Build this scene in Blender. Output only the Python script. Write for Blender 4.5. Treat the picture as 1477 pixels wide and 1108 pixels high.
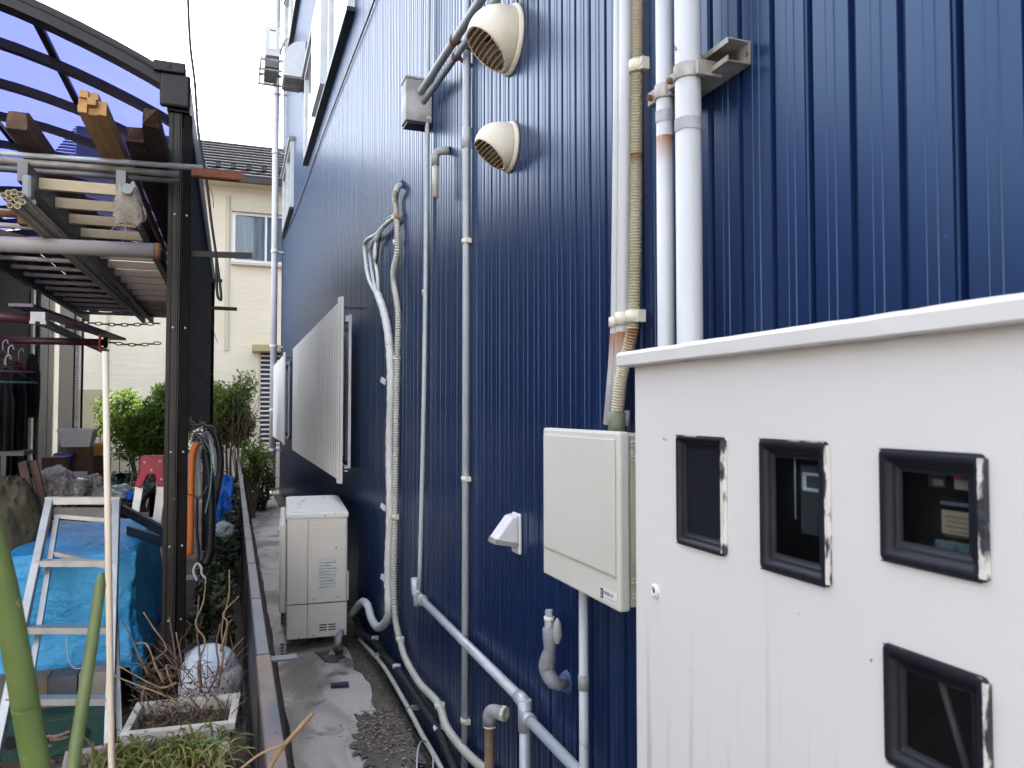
import bpy, math, random
from mathutils import Vector, Matrix, noise
random.seed(7)
R = math.radians
S = bpy.context.scene
for o in list(bpy.data.objects): bpy.data.objects.remove(o)
COL = S.collection

# ------------------------------------------------------------------ camera
CAMZ = 1.55; YAW = R(19.97); PIT = R(1.96); F = 1109.0; CX, CY = 738.5, 554.0
cd = bpy.data.cameras.new('camera'); cam = bpy.data.objects.new('camera', cd); COL.objects.link(cam)
cam.location = (0, 0, CAMZ); cam.rotation_euler = (R(90) + PIT, 0, -YAW)
cd.sensor_width = 36; cd.lens = 36 * F / 1477; cd.clip_start = .02; cd.clip_end = 800
cd.dof.use_dof = True; cd.dof.focus_distance = 3.2; cd.dof.aperture_fstop = 10
S.camera = cam
# ------------------------------------------------------------------ world, sun, exposure
SUN_EL, SUN_AZ = R(42), R(42)        # azimuth from +Y towards +X
w = bpy.data.worlds.new('World'); S.world = w; w.use_nodes = True
nt = w.node_tree; nt.nodes.clear()
sky = nt.nodes.new('ShaderNodeTexSky'); sky.sky_type = 'NISHITA'; sky.sun_disc = False
sky.sun_elevation = SUN_EL; sky.sun_rotation = SUN_AZ; sky.dust_density = 3.5; sky.air_density = 1.0; sky.ozone_density = 1.0
bg = nt.nodes.new('ShaderNodeBackground'); bg.inputs[1].default_value = .15
wo = nt.nodes.new('ShaderNodeOutputWorld')
hs_ = nt.nodes.new('ShaderNodeHueSaturation'); hs_.inputs['Saturation'].default_value = .42
nt.links.new(sky.outputs[0], hs_.inputs['Color']); nt.links.new(hs_.outputs[0], bg.inputs[0]); nt.links.new(bg.outputs[0], wo.inputs[0])
sd = bpy.data.lights.new('sun', 'SUN'); sd.energy = 3.2; sd.angle = R(.5); sd.color = (1, .95, .87)
sun = bpy.data.objects.new('sun', sd); COL.objects.link(sun)
dv = Vector((math.sin(SUN_AZ) * math.cos(SUN_EL), math.cos(SUN_AZ) * math.cos(SUN_EL), math.sin(SUN_EL)))
sun.rotation_euler = dv.to_track_quat('Z', 'Y').to_euler(); sun.location = (8, 8, 20)
S.view_settings.view_transform = 'Standard'; S.view_settings.look = 'None'
S.view_settings.gamma = 1; S.view_settings.use_curve_mapping = False; S.view_settings.exposure = 2.95
S.render.engine = 'CYCLES'

# ------------------------------------------------------------------ helpers
_r = Vector((math.cos(YAW), -math.sin(YAW), 0))
_f = Vector((math.sin(YAW) * math.cos(PIT), math.cos(YAW) * math.cos(PIT), math.sin(PIT)))
_u = Vector((-math.sin(YAW) * math.sin(PIT), -math.cos(YAW) * math.sin(PIT), math.cos(PIT)))
def at(px, py, x=None, y=None, z=None):
    """the point that a spot of the photograph shows on a real plane x=, y= or z="""
    d = _r * ((px - CX) / F) + _u * ((CY - py) / F) + _f
    if x is not None: t = x / d.x
    elif y is not None: t = y / d.y
    else: t = (z - CAMZ) / d.z
    return Vector((0, 0, CAMZ)) + d * t

def tag(o, label=None, cat=None, group=None, kind=None):
    if label: o['label'] = label
    if cat: o['category'] = cat
    if group: o['group'] = group
    if kind: o['kind'] = kind
    return o
def thing(name, label, cat, loc=(0, 0, 0), group=None, rz=0):
    o = bpy.data.objects.new(name, None); COL.objects.link(o); o.empty_display_size = .1
    o.location = loc; o.rotation_euler.z = rz
    return tag(o, label, cat, group)
def inst(me, name, parent, loc=(0, 0, 0), rot=None):
    o = bpy.data.objects.new(name, me); COL.objects.link(o); o.parent = parent; o.location = loc
    if rot: o.rotation_euler = rot
    return o
def copy_tree(o, parent=None):
    c = o.copy(); COL.objects.link(c)
    if parent: c.parent = parent
    for ch in list(o.children): copy_tree(ch, c)
    return c

class MB:
    def __init__(s): s.v = []; s.f = []; s.sm = []
    def add(s, vs, fs, smooth=False):
        n = len(s.v); s.v += [tuple(v) for v in vs]
        s.f += [tuple(i + n for i in f) for f in fs]; s.sm += [smooth] * len(fs); return s
    def bx(s, x0, x1, y0, y1, z0, z1, M=None):
        vs = [Vector(p) for p in ((x0,y0,z0),(x1,y0,z0),(x1,y1,z0),(x0,y1,z0),(x0,y0,z1),(x1,y0,z1),(x1,y1,z1),(x0,y1,z1))]
        if M: vs = [M @ v for v in vs]
        return s.add(vs, [(0,3,2,1),(4,5,6,7),(0,1,5,4),(1,2,6,5),(2,3,7,6),(3,0,4,7)])
    def bar(s, a, b, wx, wz, up=(0, 0, 1)):
        a, b = Vector(a), Vector(b); d = (b - a); L = d.length; d.normalize()
        up = Vector(up)
        if abs(d.dot(up)) > .98: up = Vector((0, 1, 0))
        sx = d.cross(up).normalized(); sz = sx.cross(d).normalized()
        vs = [p + sx * i * wx / 2 + sz * j * wz / 2 for p in (a, b) for i, j in ((-1,-1),(1,-1),(1,1),(-1,1))]
        return s.add(vs, [(0,1,2,3),(7,6,5,4),(0,4,5,1),(1,5,6,2),(2,6,7,3),(3,7,4,0)])
    def tube(s, pts, r, seg=10, cap=True, smooth=True, closed=False):
        pts = [Vector(p) for p in pts]; n = len(pts)
        rs = r if isinstance(r, (list, tuple)) else [r] * n
        vs = []; nrm = None
        for i, p in enumerate(pts):
            a = pts[max(i - 1, 0)]; b = pts[min(i + 1, n - 1)]
            t = (b - a).normalized() if (b - a).length > 1e-9 else Vector((0, 0, 1))
            if nrm is None:
                nrm = t.orthogonal().normalized()
            else:
                nrm = (nrm - t * nrm.dot(t))
                nrm = nrm.normalized() if nrm.length > 1e-6 else t.orthogonal().normalized()
            bn = t.cross(nrm)
            for k in range(seg):
                an = 2 * math.pi * k / seg
                vs.append(p + (nrm * math.cos(an) + bn * math.sin(an)) * rs[i])
        fs = [(i*seg+k, i*seg+(k+1)%seg, (i+1)*seg+(k+1)%seg, (i+1)*seg+k) for i in range(n-1) for k in range(seg)]
        s.add(vs, fs, smooth)
        if cap:
            m = len(s.v) - len(vs)
            s.f.append(tuple(m + k for k in reversed(range(seg)))); s.sm.append(False)
            s.f.append(tuple(m + (n-1)*seg + k for k in range(seg))); s.sm.append(False)
        return s
    def lathe(s, o, axis, prof, seg=24, smooth=True, a0=0, a1=360):
        o = Vector(o); ax = Vector(axis).normalized(); n = ax.orthogonal().normalized(); b = ax.cross(n)
        full = abs(a1 - a0) >= 360; ns = seg if full else seg + 1; vs = []
        for r, h in prof:
            for k in range(ns):
                an = R(a0 + (a1 - a0) * k / seg)
                vs.append(o + ax * h + (n * math.cos(an) + b * math.sin(an)) * r)
        fs = []
        for i in range(len(prof) - 1):
            for k in range(seg):
                k2 = (k + 1) % ns
                fs.append((i*ns+k, i*ns+k2, (i+1)*ns+k2, (i+1)*ns+k))
        return s.add(vs, fs, smooth)
    def prism(s, poly, fn0, fn1):
        """poly: list of 2-tuples; fn maps 2-tuple to 3D for each end"""
        n = len(poly); vs = [fn0(p) for p in poly] + [fn1(p) for p in poly]
        fs = [tuple(reversed(range(n))), tuple(range(n, 2*n))] + [(i, (i+1)%n, n+(i+1)%n, n+i) for i in range(n)]
        return s.add(vs, fs)
    def grid(s, fn, nu, nv, smooth=True):
        vs = [fn(i/nu, j/nv) for j in range(nv+1) for i in range(nu+1)]
        fs = [(j*(nu+1)+i, j*(nu+1)+i+1, (j+1)*(nu+1)+i+1, (j+1)*(nu+1)+i) for j in range(nv) for i in range(nu)]
        return s.add(vs, fs, smooth)
    def mesh(s, name, m, off=(0, 0, 0)):
        off = Vector(off); me = bpy.data.meshes.new(name)
        me.from_pydata([(v[0]-off.x, v[1]-off.y, v[2]-off.z) for v in s.v], [], s.f)
        me.polygons.foreach_set('use_smooth', s.sm)
        if m: me.materials.append(m)
        me.update(); return me
    def build(s, name, m, parent=None, bevel=0, solid=0, sharp=False):
        if parent is not None:
            q = parent
            while q.parent: q = q.parent
            off = q.location if not q.get('local') else Vector((0, 0, 0))
            loc = (0, 0, 0)
        else:
            xs = [v[0] for v in s.v]; ys = [v[1] for v in s.v]; zs = [v[2] for v in s.v]
            off = Vector(((min(xs)+max(xs))/2, (min(ys)+max(ys))/2, min(zs))); loc = off
        o = bpy.data.objects.new(name, s.mesh(name, m, off)); COL.objects.link(o)
        o.parent = parent; o.location = loc
        if solid:
            md = o.modifiers.new('thick', 'SOLIDIFY'); md.thickness = solid; md.offset = 0
        if bevel:
            md = o.modifiers.new('bevel', 'BEVEL'); md.width = bevel; md.segments = 2; md.limit_method = 'ANGLE'; md.angle_limit = R(50)
        return o

def fillet(pts, r, n=5):
    pts = [Vector(p) for p in pts]; out = [pts[0]]
    for i in range(1, len(pts) - 1):
        a, b, c = pts[i-1], pts[i], pts[i+1]
        da, dc = (a - b), (c - b); q = min(r, da.length * .45, dc.length * .45)
        p0 = b + da.normalized() * q; p1 = b + dc.normalized() * q
        for k in range(n + 1):
            t = k / n; out.append(p0 * (1-t)**2 + b * 2*t*(1-t) + p1 * t*t)
    out.append(pts[-1]); return out
def smooth_path(pts, n=8):
    P = [Vector(p) for p in pts]; P = [P[0]*2 - P[1]] + P + [P[-1]*2 - P[-2]]; out = []
    for i in range(1, len(P) - 2):
        for k in range(n):
            t = k / n; a, b, c, d = P[i-1], P[i], P[i+1], P[i+2]
            out.append(.5 * ((2*b) + (c-a)*t + (2*a-5*b+4*c-d)*t*t + (3*b-a-3*c+d)*t**3))
    out.append(P[-2]); return out
def resample(pts, step):
    out = [pts[0].copy()]; acc = 0
    for a, b in zip(pts, pts[1:]):
        L = (b - a).length; 
        if L < 1e-9: continue
        t = step - acc
        while t <= L:
            out.append(a.lerp(b, t / L)); t += step
        acc = (acc + L) % step
    return out

# ------------------------------------------------------------------ materials
MATS = {}
def mat(name, col, rough=.6, metal=0, col2=None, scale=8, stretch=(1, 1, 1), amt=1.0, lo=.35, hi=.7, bump=0, bscale=None,
        bstretch=None, wear=None, wlo=.62, whi=.66, wscale=20, wstretch=(1, 1, 1), zband=None, bandcol=(.25, .09, .02), spec=.5, coat=0, trans=0, stint=(1, 1, 1)):
    if name in MATS: return MATS[name]
    m = bpy.data.materials.new(name); m.use_nodes = True; n = m.node_tree.nodes; l = m.node_tree.links
    b = n['Principled BSDF']; b.inputs['Base Color'].default_value = (*col, 1); b.inputs['Specular Tint'].default_value = (*stint, 1); b.inputs['Roughness'].default_value = rough
    b.inputs['Metallic'].default_value = metal; b.inputs['Specular IOR Level'].default_value = spec; b.inputs['Coat Weight'].default_value = coat
    b.inputs['Coat Roughness'].default_value = .15
    g = n.new('ShaderNodeNewGeometry')
    def nz(sc, st, det=4):
        mp = n.new('ShaderNodeMapping'); mp.inputs['Scale'].default_value = st; l.new(g.outputs['Position'], mp.inputs[0])
        t = n.new('ShaderNodeTexNoise'); t.inputs['Scale'].default_value = sc; t.inputs['Detail'].default_value = det; l.new(mp.outputs[0], t.inputs[0]); return t
    def rng(src, a, c, out=1.0):
        r_ = n.new('ShaderNodeMapRange'); r_.inputs[1].default_value = a; r_.inputs[2].default_value = c; r_.inputs[4].default_value = out
        l.new(src, r_.inputs[0]); return r_.outputs[0]
    def mix(fac, a, c):
        x = n.new('ShaderNodeMix'); x.data_type = 'RGBA'; l.new(fac, x.inputs[0])
        if isinstance(a, tuple): x.inputs[6].default_value = (*a, 1)
        else: l.new(a, x.inputs[6])
        x.inputs[7].default_value = (*c, 1); return x.outputs[2]
    cur = col
    if col2: cur = mix(rng(nz(scale, stretch).outputs[0], lo, hi, amt), cur, col2)
    if zband:
        sx = n.new('ShaderNodeSeparateXYZ'); l.new(g.outputs['Position'], sx.inputs[0])
        for (zt, ln, st_) in zband:
            up = rng(sx.outputs[2], zt - ln, zt, 1); cut = n.new('ShaderNodeMath'); cut.operation = 'LESS_THAN'; l.new(sx.outputs[2], cut.inputs[0]); cut.inputs[1].default_value = zt
            m1 = n.new('ShaderNodeMath'); m1.operation = 'MULTIPLY'; l.new(up, m1.inputs[0]); l.new(cut.outputs[0], m1.inputs[1])
            nn = nz(60, (1, 1, .12)); m2 = n.new('ShaderNodeMath'); m2.operation = 'MULTIPLY'; l.new(m1.outputs[0], m2.inputs[0]); l.new(rng(nn.outputs[0], .15, .5, st_), m2.inputs[1])
            cur = mix(m2.outputs[0], cur, bandcol)
    if wear: cur = mix(rng(nz(wscale, wstretch).outputs[0], wlo, whi), cur, wear)
    if not isinstance(cur, tuple): l.new(cur, b.inputs['Base Color'])
    if bump:
        t = nz(bscale or scale * 3, bstretch or stretch, 5); bp = n.new('ShaderNodeBump'); bp.inputs['Strength'].default_value = bump; bp.inputs['Distance'].default_value = .01
        l.new(t.outputs[0], bp.inputs['Height']); l.new(bp.outputs[0], b.inputs['Normal'])
    if trans: b.inputs['Transmission Weight'].default_value = trans
    MATS[name] = m; return m
def leafmat(name, c1, c2, tr=.35):
    m = bpy.data.materials.new(name); m.use_nodes = True; n = m.node_tree.nodes; l = m.node_tree.links; n.clear()
    out = n.new('ShaderNodeOutputMaterial'); g = n.new('ShaderNodeNewGeometry')
    rmp = n.new('ShaderNodeMix'); rmp.data_type = 'RGBA'; rmp.inputs[6].default_value = (*c1, 1); rmp.inputs[7].default_value = (*c2, 1)
    l.new(g.outputs['Random Per Island'], rmp.inputs[0])
    d = n.new('ShaderNodeBsdfPrincipled'); d.inputs['Roughness'].default_value = .5; l.new(rmp.outputs[2], d.inputs['Base Color'])
    t = n.new('ShaderNodeBsdfTranslucent'); l.new(rmp.outputs[2], t.inputs[0])
    mx = n.new('ShaderNodeMixShader'); mx.inputs[0].default_value = tr; l.new(d.outputs[0], mx.inputs[1]); l.new(t.outputs[0], mx.inputs[2]); l.new(mx.outputs[0], out.inputs[0])
    return m
def tintmat(name, col, tr=.85, rough=.3):
    m = bpy.data.materials.new(name); m.use_nodes = True; n = m.node_tree.nodes; l = m.node_tree.links; n.clear()
    out = n.new('ShaderNodeOutputMaterial'); t = n.new('ShaderNodeBsdfTransparent'); t.inputs[0].default_value = (*col, 1)
    tl = n.new('ShaderNodeBsdfTranslucent'); tl.inputs[0].default_value = (*col, 1)
    gl = n.new('ShaderNodeBsdfGlossy'); gl.inputs['Roughness'].default_value = rough
    g = n.new('ShaderNodeNewGeometry'); nz = n.new('ShaderNodeTexNoise'); nz.inputs['Scale'].default_value = 6; l.new(g.outputs['Position'], nz.inputs[0])
    r_ = n.new('ShaderNodeMapRange'); r_.inputs[1].default_value = .3; r_.inputs[2].default_value = .75; r_.inputs[3].default_value = 1 - tr; r_.inputs[4].default_value = min(1, (1 - tr) * 2); l.new(nz.outputs[0], r_.inputs[0])
    a = n.new('ShaderNodeMixShader'); l.new(r_.outputs[0], a.inputs[0]); l.new(t.outputs[0], a.inputs[1]); l.new(tl.outputs[0], a.inputs[2])
    lw = n.new('ShaderNodeLayerWeight'); lw.inputs[0].default_value = .5; pw_ = n.new('ShaderNodeMath'); pw_.operation = 'POWER'; pw_.inputs[1].default_value = 4.5; l.new(lw.outputs['Facing'], pw_.inputs[0])
    fr = n.new('ShaderNodeMapRange'); fr.inputs[3].default_value = .035; fr.inputs[4].default_value = .9; l.new(pw_.outputs[0], fr.inputs[0])
    b = n.new('ShaderNodeMixShader'); l.new(fr.outputs[0], b.inputs[0]); l.new(a.outputs[0], b.inputs[1]); l.new(gl.outputs[0], b.inputs[2]); l.new(b.outputs[0], out.inputs[0])
    return m

M_SIDING = mat('navy_siding', (.0042, .0125, .053), .31, 0, col2=(.0055, .0155, .061), scale=1.2, stretch=(1, 1, .15), bump=.02, bscale=3, bstretch=(1, 1, .6), wear=(.04, .06, .12), wlo=.74, whi=.8, wscale=38, spec=.66, stint=(.42, .68, 1))
M_NAVYTRIM = mat('navy_trim', (.01, .016, .04), .4)
M_DARKCORE = mat('wall_core', (.03, .03, .035), .9)
M_WINFRAME = mat('window_white_frame', (.62, .64, .66), .4, col2=(.5, .52, .54), scale=5)
M_BLACKTRIM = mat('black_window_trim', (.012, .014, .02), .4)
M_PANE = mat('window_pane', (.10, .12, .14), .05, spec=1.0, coat=1)
M_CURTAIN = mat('curtain_cloth', (.42, .47, .48), .9, col2=(.25, .3, .32), scale=10, stretch=(3, 1, .1))
M_HOOD = mat('aged_cream_hood', (.60, .55, .44), .45, col2=(.66, .63, .54), scale=9, bump=.05)
M_HOODIN = mat('hood_louvre_tan', (.30, .2, .1), .55)
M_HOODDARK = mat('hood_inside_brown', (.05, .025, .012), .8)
M_PIPEGREY = mat('pipe_pale_grey', (.38, .42, .46), .4, col2=(.45, .48, .51), scale=6, wear=(.3, .3, .32), wlo=.7, whi=.76, wscale=14)
M_PIPEWHITE = mat('pipe_off_white', (.50, .51, .52), .4, col2=(.42, .43, .455), scale=4, stretch=(1, 1, .3))
M_PIPERUST = mat('pipe_with_rust_runs', (.49, .50, .51), .45, col2=(.43, .43, .45), scale=4, zband=[(1.725, .10, 1.0)], bandcol=(.26, .10, .025))
M_PIPERUST2 = mat('pipe_white_rust_patch', (.50, .51, .53), .45, zband=[(2.075, .06, 1.0)], bandcol=(.27, .10, .025), col2=(.43, .44, .465), scale=4)
M_FLEX = mat('corrugated_beige', (.5, .46, .34), .5, col2=(.4, .36, .26), scale=9, zband=[(1.725, .07, 1.0), (2.10, .03, 1.0)], bandcol=(.22, .1, .02))
M_CLIP = mat('cream_plastic_clip', (.62, .59, .48), .45)
M_STEEL = mat('weathered_steel', (.36, .35, .33), .5, .4, col2=(.16, .11, .07), scale=18, lo=.45, hi=.7)
M_GALV = mat('galvanised_pipe', (.36, .38, .42), .4, .25, col2=(.48, .5, .53), scale=10, wear=(.22, .1, .05), wlo=.7, whi=.78, wscale=6)
M_RUST = mat('rusty_iron', (.12, .045, .02), .85, 0, col2=(.2, .09, .04), scale=25, bump=.4)
M_RUSTPIPE = mat('rust_brown_pipe', (.12, .07, .035), .7, .0, col2=(.22, .14, .08), scale=14, wear=(.02, .015, .01), wlo=.68, whi=.72, wscale=22, bump=.3)
M_GREYPVC = mat('grey_pvc', (.22, .23, .24), .5, col2=(.3, .31, .31), scale=8)
M_GREYBOX = mat('grey_painted_box', (.26, .25, .24), .55, col2=(.42, .41, .4), scale=9, lo=.5, hi=.65, wear=(.6, .58, .55), wlo=.66, whi=.7, wscale=13)
M_TAPE = mat('white_lagging_tape', (.52, .52, .5), .6, col2=(.64, .65, .66), scale=12, bump=.5, bscale=30, wear=(.16, .15, .13), wlo=.68, whi=.72, wscale=26, wstretch=(1, 1, 2.5))
M_GREYTAPE = mat('grey_duct_tape', (.17, .18, .2), .55, col2=(.24, .25, .28), scale=16, bump=.6, bscale=26)
M_BLACKFOAM = mat('black_foam_lagging', (.012, .013, .016), .8, col2=(.03, .03, .035), scale=20, bump=.3)
M_BEIGEPIPE = mat('beige_pvc', (.5, .49, .43), .45, col2=(.4, .39, .33), scale=6, wear=(.2, .18, .14), wlo=.68, whi=.74, wscale=18)
M_SHUTTER = mat('white_slat_panel', (.82, .79, .76), .45, col2=(.76, .74, .71), scale=2)
M_AC = mat('ac_beige_metal', (.68, .635, .575), .45, col2=(.72, .68, .62), scale=3)
M_ACLID = mat('ac_lid_white', (.74, .73, .71), .5, col2=(.78, .77, .76), scale=8, wear=(.32, .28, .15), wlo=.66, whi=.72, wscale=17, wstretch=(1, .4, 1))
M_LABEL = mat('paper_label', (.62, .63, .62), .5, col2=(.5, .5, .5), scale=60, stretch=(.3, 1, 1), lo=.55, hi=.6)
M_INK = mat('ink', (.03, .03, .035), .6)
M_DARKSLOT = mat('dark_slot', (.01, .01, .012), .8)
M_BOX = mat('cream_plastic_box', (.53, .52, .46), .42, col2=(.6, .59, .54), scale=3, wear=(.3, .29, .23), wlo=.72, whi=.8, wscale=9)
M_BOXSIDE = mat('grimy_cream_plastic', (.44, .42, .34), .55, col2=(.3, .29, .23), scale=14, stretch=(1, 1, 1), lo=.45, hi=.75, wear=(.09, .09, .07), wlo=.66, whi=.74, wscale=50)
M_CAB = None
M_RUBBER = mat('black_rubber_gasket', (.007, .0075, .013), .5, col2=(.012, .013, .02), scale=12, bump=.12, bscale=40, spec=.25)
M_CHIP = mat('chipped_white_paint', (.55, .54, .5), .6, wear=(.02, .022, .03), wlo=.47, whi=.53, wscale=60, wstretch=(1, 1, .35), bump=.5, bscale=60)
M_CHIP2 = mat('smeared_black_paint', (.009, .01, .016), .5, wear=(.5, .5, .48), wlo=.6, whi=.66, wscale=45, wstretch=(1, .35, 1))
M_CONC = None
M_BLACKMETAL = mat('dark_bronze_aluminium', (.012, .0105, .0105), .42, .2, col2=(.018, .016, .016), scale=5, spec=.4)
M_JETBLACK = mat('black_board', (.006, .0055, .0055), .7, spec=.12, col2=(.011, .01, .01), scale=7)
M_FENCE = mat('dark_fence_metal', (.025, .025, .03), .45, .3, col2=(.045, .045, .05), scale=8, stretch=(1, .4, 1))
M_RAIL = mat('grey_fence_rail', (.095, .10, .12), .45, .3, col2=(.13, .13, .15), scale=5, wear=(.06, .05, .045), wlo=.66, whi=.72, wscale=9)
M_RAILRUST = mat('worn_fence_rail', (.05, .06, .085), .5, .1, col2=(.15, .105, .08), scale=7, stretch=(1, .6, 1), lo=.42, hi=.55, wear=(.05, .045, .04), wlo=.64, whi=.7, wscale=22)
M_WOODPALE = mat('pale_lath_wood', (.52, .44, .3), .7, col2=(.42, .33, .2), scale=14, stretch=(.12, 1, 1), bump=.2)
M_WOODYEL = mat('yellow_sawn_timber', (.52, .31, .12), .75, col2=(.36, .2, .075), scale=20, stretch=(1, .1, 1), bump=.2)
M_WOODDARK = mat('rotten_timber', (.028, .013, .009), .95, col2=(.06, .027, .015), scale=18, stretch=(1, .2, 1), bump=.8)
M_WOODBROWN = mat('brown_timber', (.085, .048, .032), .85, col2=(.13, .08, .055), scale=14, stretch=(1, .15, 1), bump=.3)
M_ALU = mat('ladder_aluminium', (.5, .5, .49), .38, .6, col2=(.38, .38, .38), scale=12, spec=.6)
M_ALUDULL = mat('dull_grey_alu', (.17, .17, .18), .5, .4, col2=(.11, .1, .1), scale=9)
M_RED = mat('red_plastic', (.42, .02, .06), .45, col2=(.34, .03, .05), scale=10)
M_TARP = mat('blue_tarp', (.03, .3, .6), .45, col2=(.04, .36, .68), scale=5, bump=.9, bscale=42, bstretch=(1, 1, 1.5), wear=(.12, .36, .65), wlo=.64, whi=.8, wscale=16)
M_TARP2 = mat('blue_sheet_lit', (.01, .11, .55), .45, col2=(.02, .17, .6), scale=9, bump=.4)
M_TEAL = mat('teal_crate', (.008, .055, .05), .5, col2=(.012, .07, .06), scale=6)
M_CARTON = mat('aged_carton', (.2, .16, .11), .8, col2=(.12, .12, .11), scale=4, lo=.45, hi=.55)
M_SACK = mat('olive_sack', (.06, .05, .03), .9, col2=(.1, .085, .05), scale=9, bump=.6)
M_BAG = mat('clear_plastic_bag', (.42, .39, .38), .25, col2=(.2, .18, .17), scale=9, bump=1.0, bscale=14, spec=.8)
M_BAG2 = mat('cream_plastic_bag', (.52, .46, .36), .35, col2=(.25, .22, .17), scale=8, bump=1.0, bscale=12)
M_BAG3 = mat('pale_blue_plastic_bag', (.36, .41, .4), .3, col2=(.2, .25, .25), scale=12, bump=1.0, bscale=16)
M_STYRO = mat('white_styrofoam', (.72, .72, .74), .7, col2=(.66, .66, .67), scale=10)
M_PINK = mat('faded_pink_planter', (.45, .36, .38), .6, col2=(.32, .26, .27), scale=7, wear=(.15, .11, .09), wlo=.66, whi=.74, wscale=10)
M_WHITEPLANT = mat('white_planter', (.62, .6, .54), .6, col2=(.4, .36, .29), scale=12, wear=(.12, .09, .06), wlo=.6, whi=.7, wscale=22)
M_SOIL = mat('dry_soil', (.06, .042, .032), .95, col2=(.11, .08, .065), scale=22, bump=1.0)
M_EARTH = None
M_TWIG = mat('dry_twig', (.28, .19, .1), .8, col2=(.18, .11, .06), scale=30)
M_TWIGD = mat('dark_twig', (.11, .075, .06), .85, col2=(.17, .12, .1), scale=30)
M_STEM = mat('green_stem', (.085, .13, .035), .45, col2=(.11, .16, .045), scale=18, wear=(.3, .34, .12), wlo=.7, whi=.74, wscale=60)
M_JUG = mat('milky_jug', (.72, .69, .74), .3, col2=(.62, .59, .64), scale=5, trans=.0, spec=.6)
M_JUGBAG = mat('blue_white_film', (.5, .6, .74), .3, col2=(.68, .73, .78), scale=20, stretch=(1, 1, 3), bump=.4)
M_STAKE = mat('pale_stake', (.62, .54, .42), .5, col2=(.68, .62, .52), scale=9, stretch=(1, 1, .1))
random.seed(2)
M_CLOTHES = mat('black_clothes', (.007, .007, .01), .95, col2=(.015, .015, .02), scale=6, bump=.6)
M_HANGERG = mat('green_hanger', (.012, .07, .05), .5)
M_HANGERR = mat('red_hanger', (.12, .02, .035), .5)
M_MAROON = mat('maroon_pipe', (.09, .03, .04), .4, col2=(.06, .02, .03), scale=6)
M_PURPLEALU = mat('lilac_grey_profile', (.15, .14, .2), .4, .2)
M_ORANGE = mat('orange_hose', (.6, .16, .03), .45)
M_BLACKHOSE = mat('black_hose', (.01, .011, .014), .4)
M_CREAMHOSE = mat('pale_grey_hose', (.4, .4, .36), .5)
M_ROPE = mat('rope', (.36, .28, .24), .9, col2=(.25, .15, .14), scale=60, bump=.6)
M_RAG = mat('old_rag', (.36, .32, .27), .95, col2=(.27, .24, .2), scale=26, bump=.8)
M_WIRE = mat('black_cable', (.012, .012, .012), .5)
M_HWALL = mat('cream_house_wall', (.64, .575, .45), .8, col2=(.70, .64, .51), scale=1.5, bump=1.0, bscale=5.5, bstretch=(.55, 1, 2.8))
M_HTRIM = mat('cream_trim', (.5, .47, .36), .7)
M_ROOF = mat('slate_roof', (.045, .045, .05), .95, col2=(.07, .07, .075), scale=3, spec=.05)
M_GUTTER = mat('dark_gutter', (.03, .025, .025), .5)
M_HOUSEDARK = mat('dark_joinery_and_shade', (.006, .005, .005), .8, spec=.1)
M_HOUSEPANEL = mat('grey_beige_door_panel', (.13, .125, .115), .6, col2=(.10, .095, .09), scale=3)
M_WHITEPL = mat('white_plastic', (.66, .67, .69), .4, col2=(.6, .6, .61), scale=20)
M_BLUEPL = mat('blue_plastic', (.01, .04, .35), .45)
M_YELPL = mat('yellow_plastic', (.55, .3, .02), .45)
M_BROWNBOX = mat('brown_box', (.1, .05, .035), .8, col2=(.06, .03, .025), scale=6)
M_SLATE = mat('blue_shard', (.02, .03, .07), .5)
M_LITTER = leafmat('dead_leaves', (.42, .34, .28), (.1, .065, .045), .1)
L_BUSH = leafmat('bush_leaves', (.06, .12, .018), (.17, .25, .03), .5)
L_DRY = leafmat('browned_leaves', (.17, .10, .05), (.11, .12, .03), .35)
L_IVY = leafmat('dark_ivy_leaves', (.018, .03, .012), (.04, .055, .02), .2)
L_GRASS = leafmat('strappy_leaves', (.09, .14, .025), (.26, .24, .06), .3)
L_GRASSD = leafmat('dry_blades', (.28, .2, .1), (.2, .13, .07), .2)
M_ROOFPANEL = tintmat('violet_polycarbonate', (.11, .125, .38), .9)
M_GLASS = tintmat('clear_pane', (.75, .78, .8), .97, .03)

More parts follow.
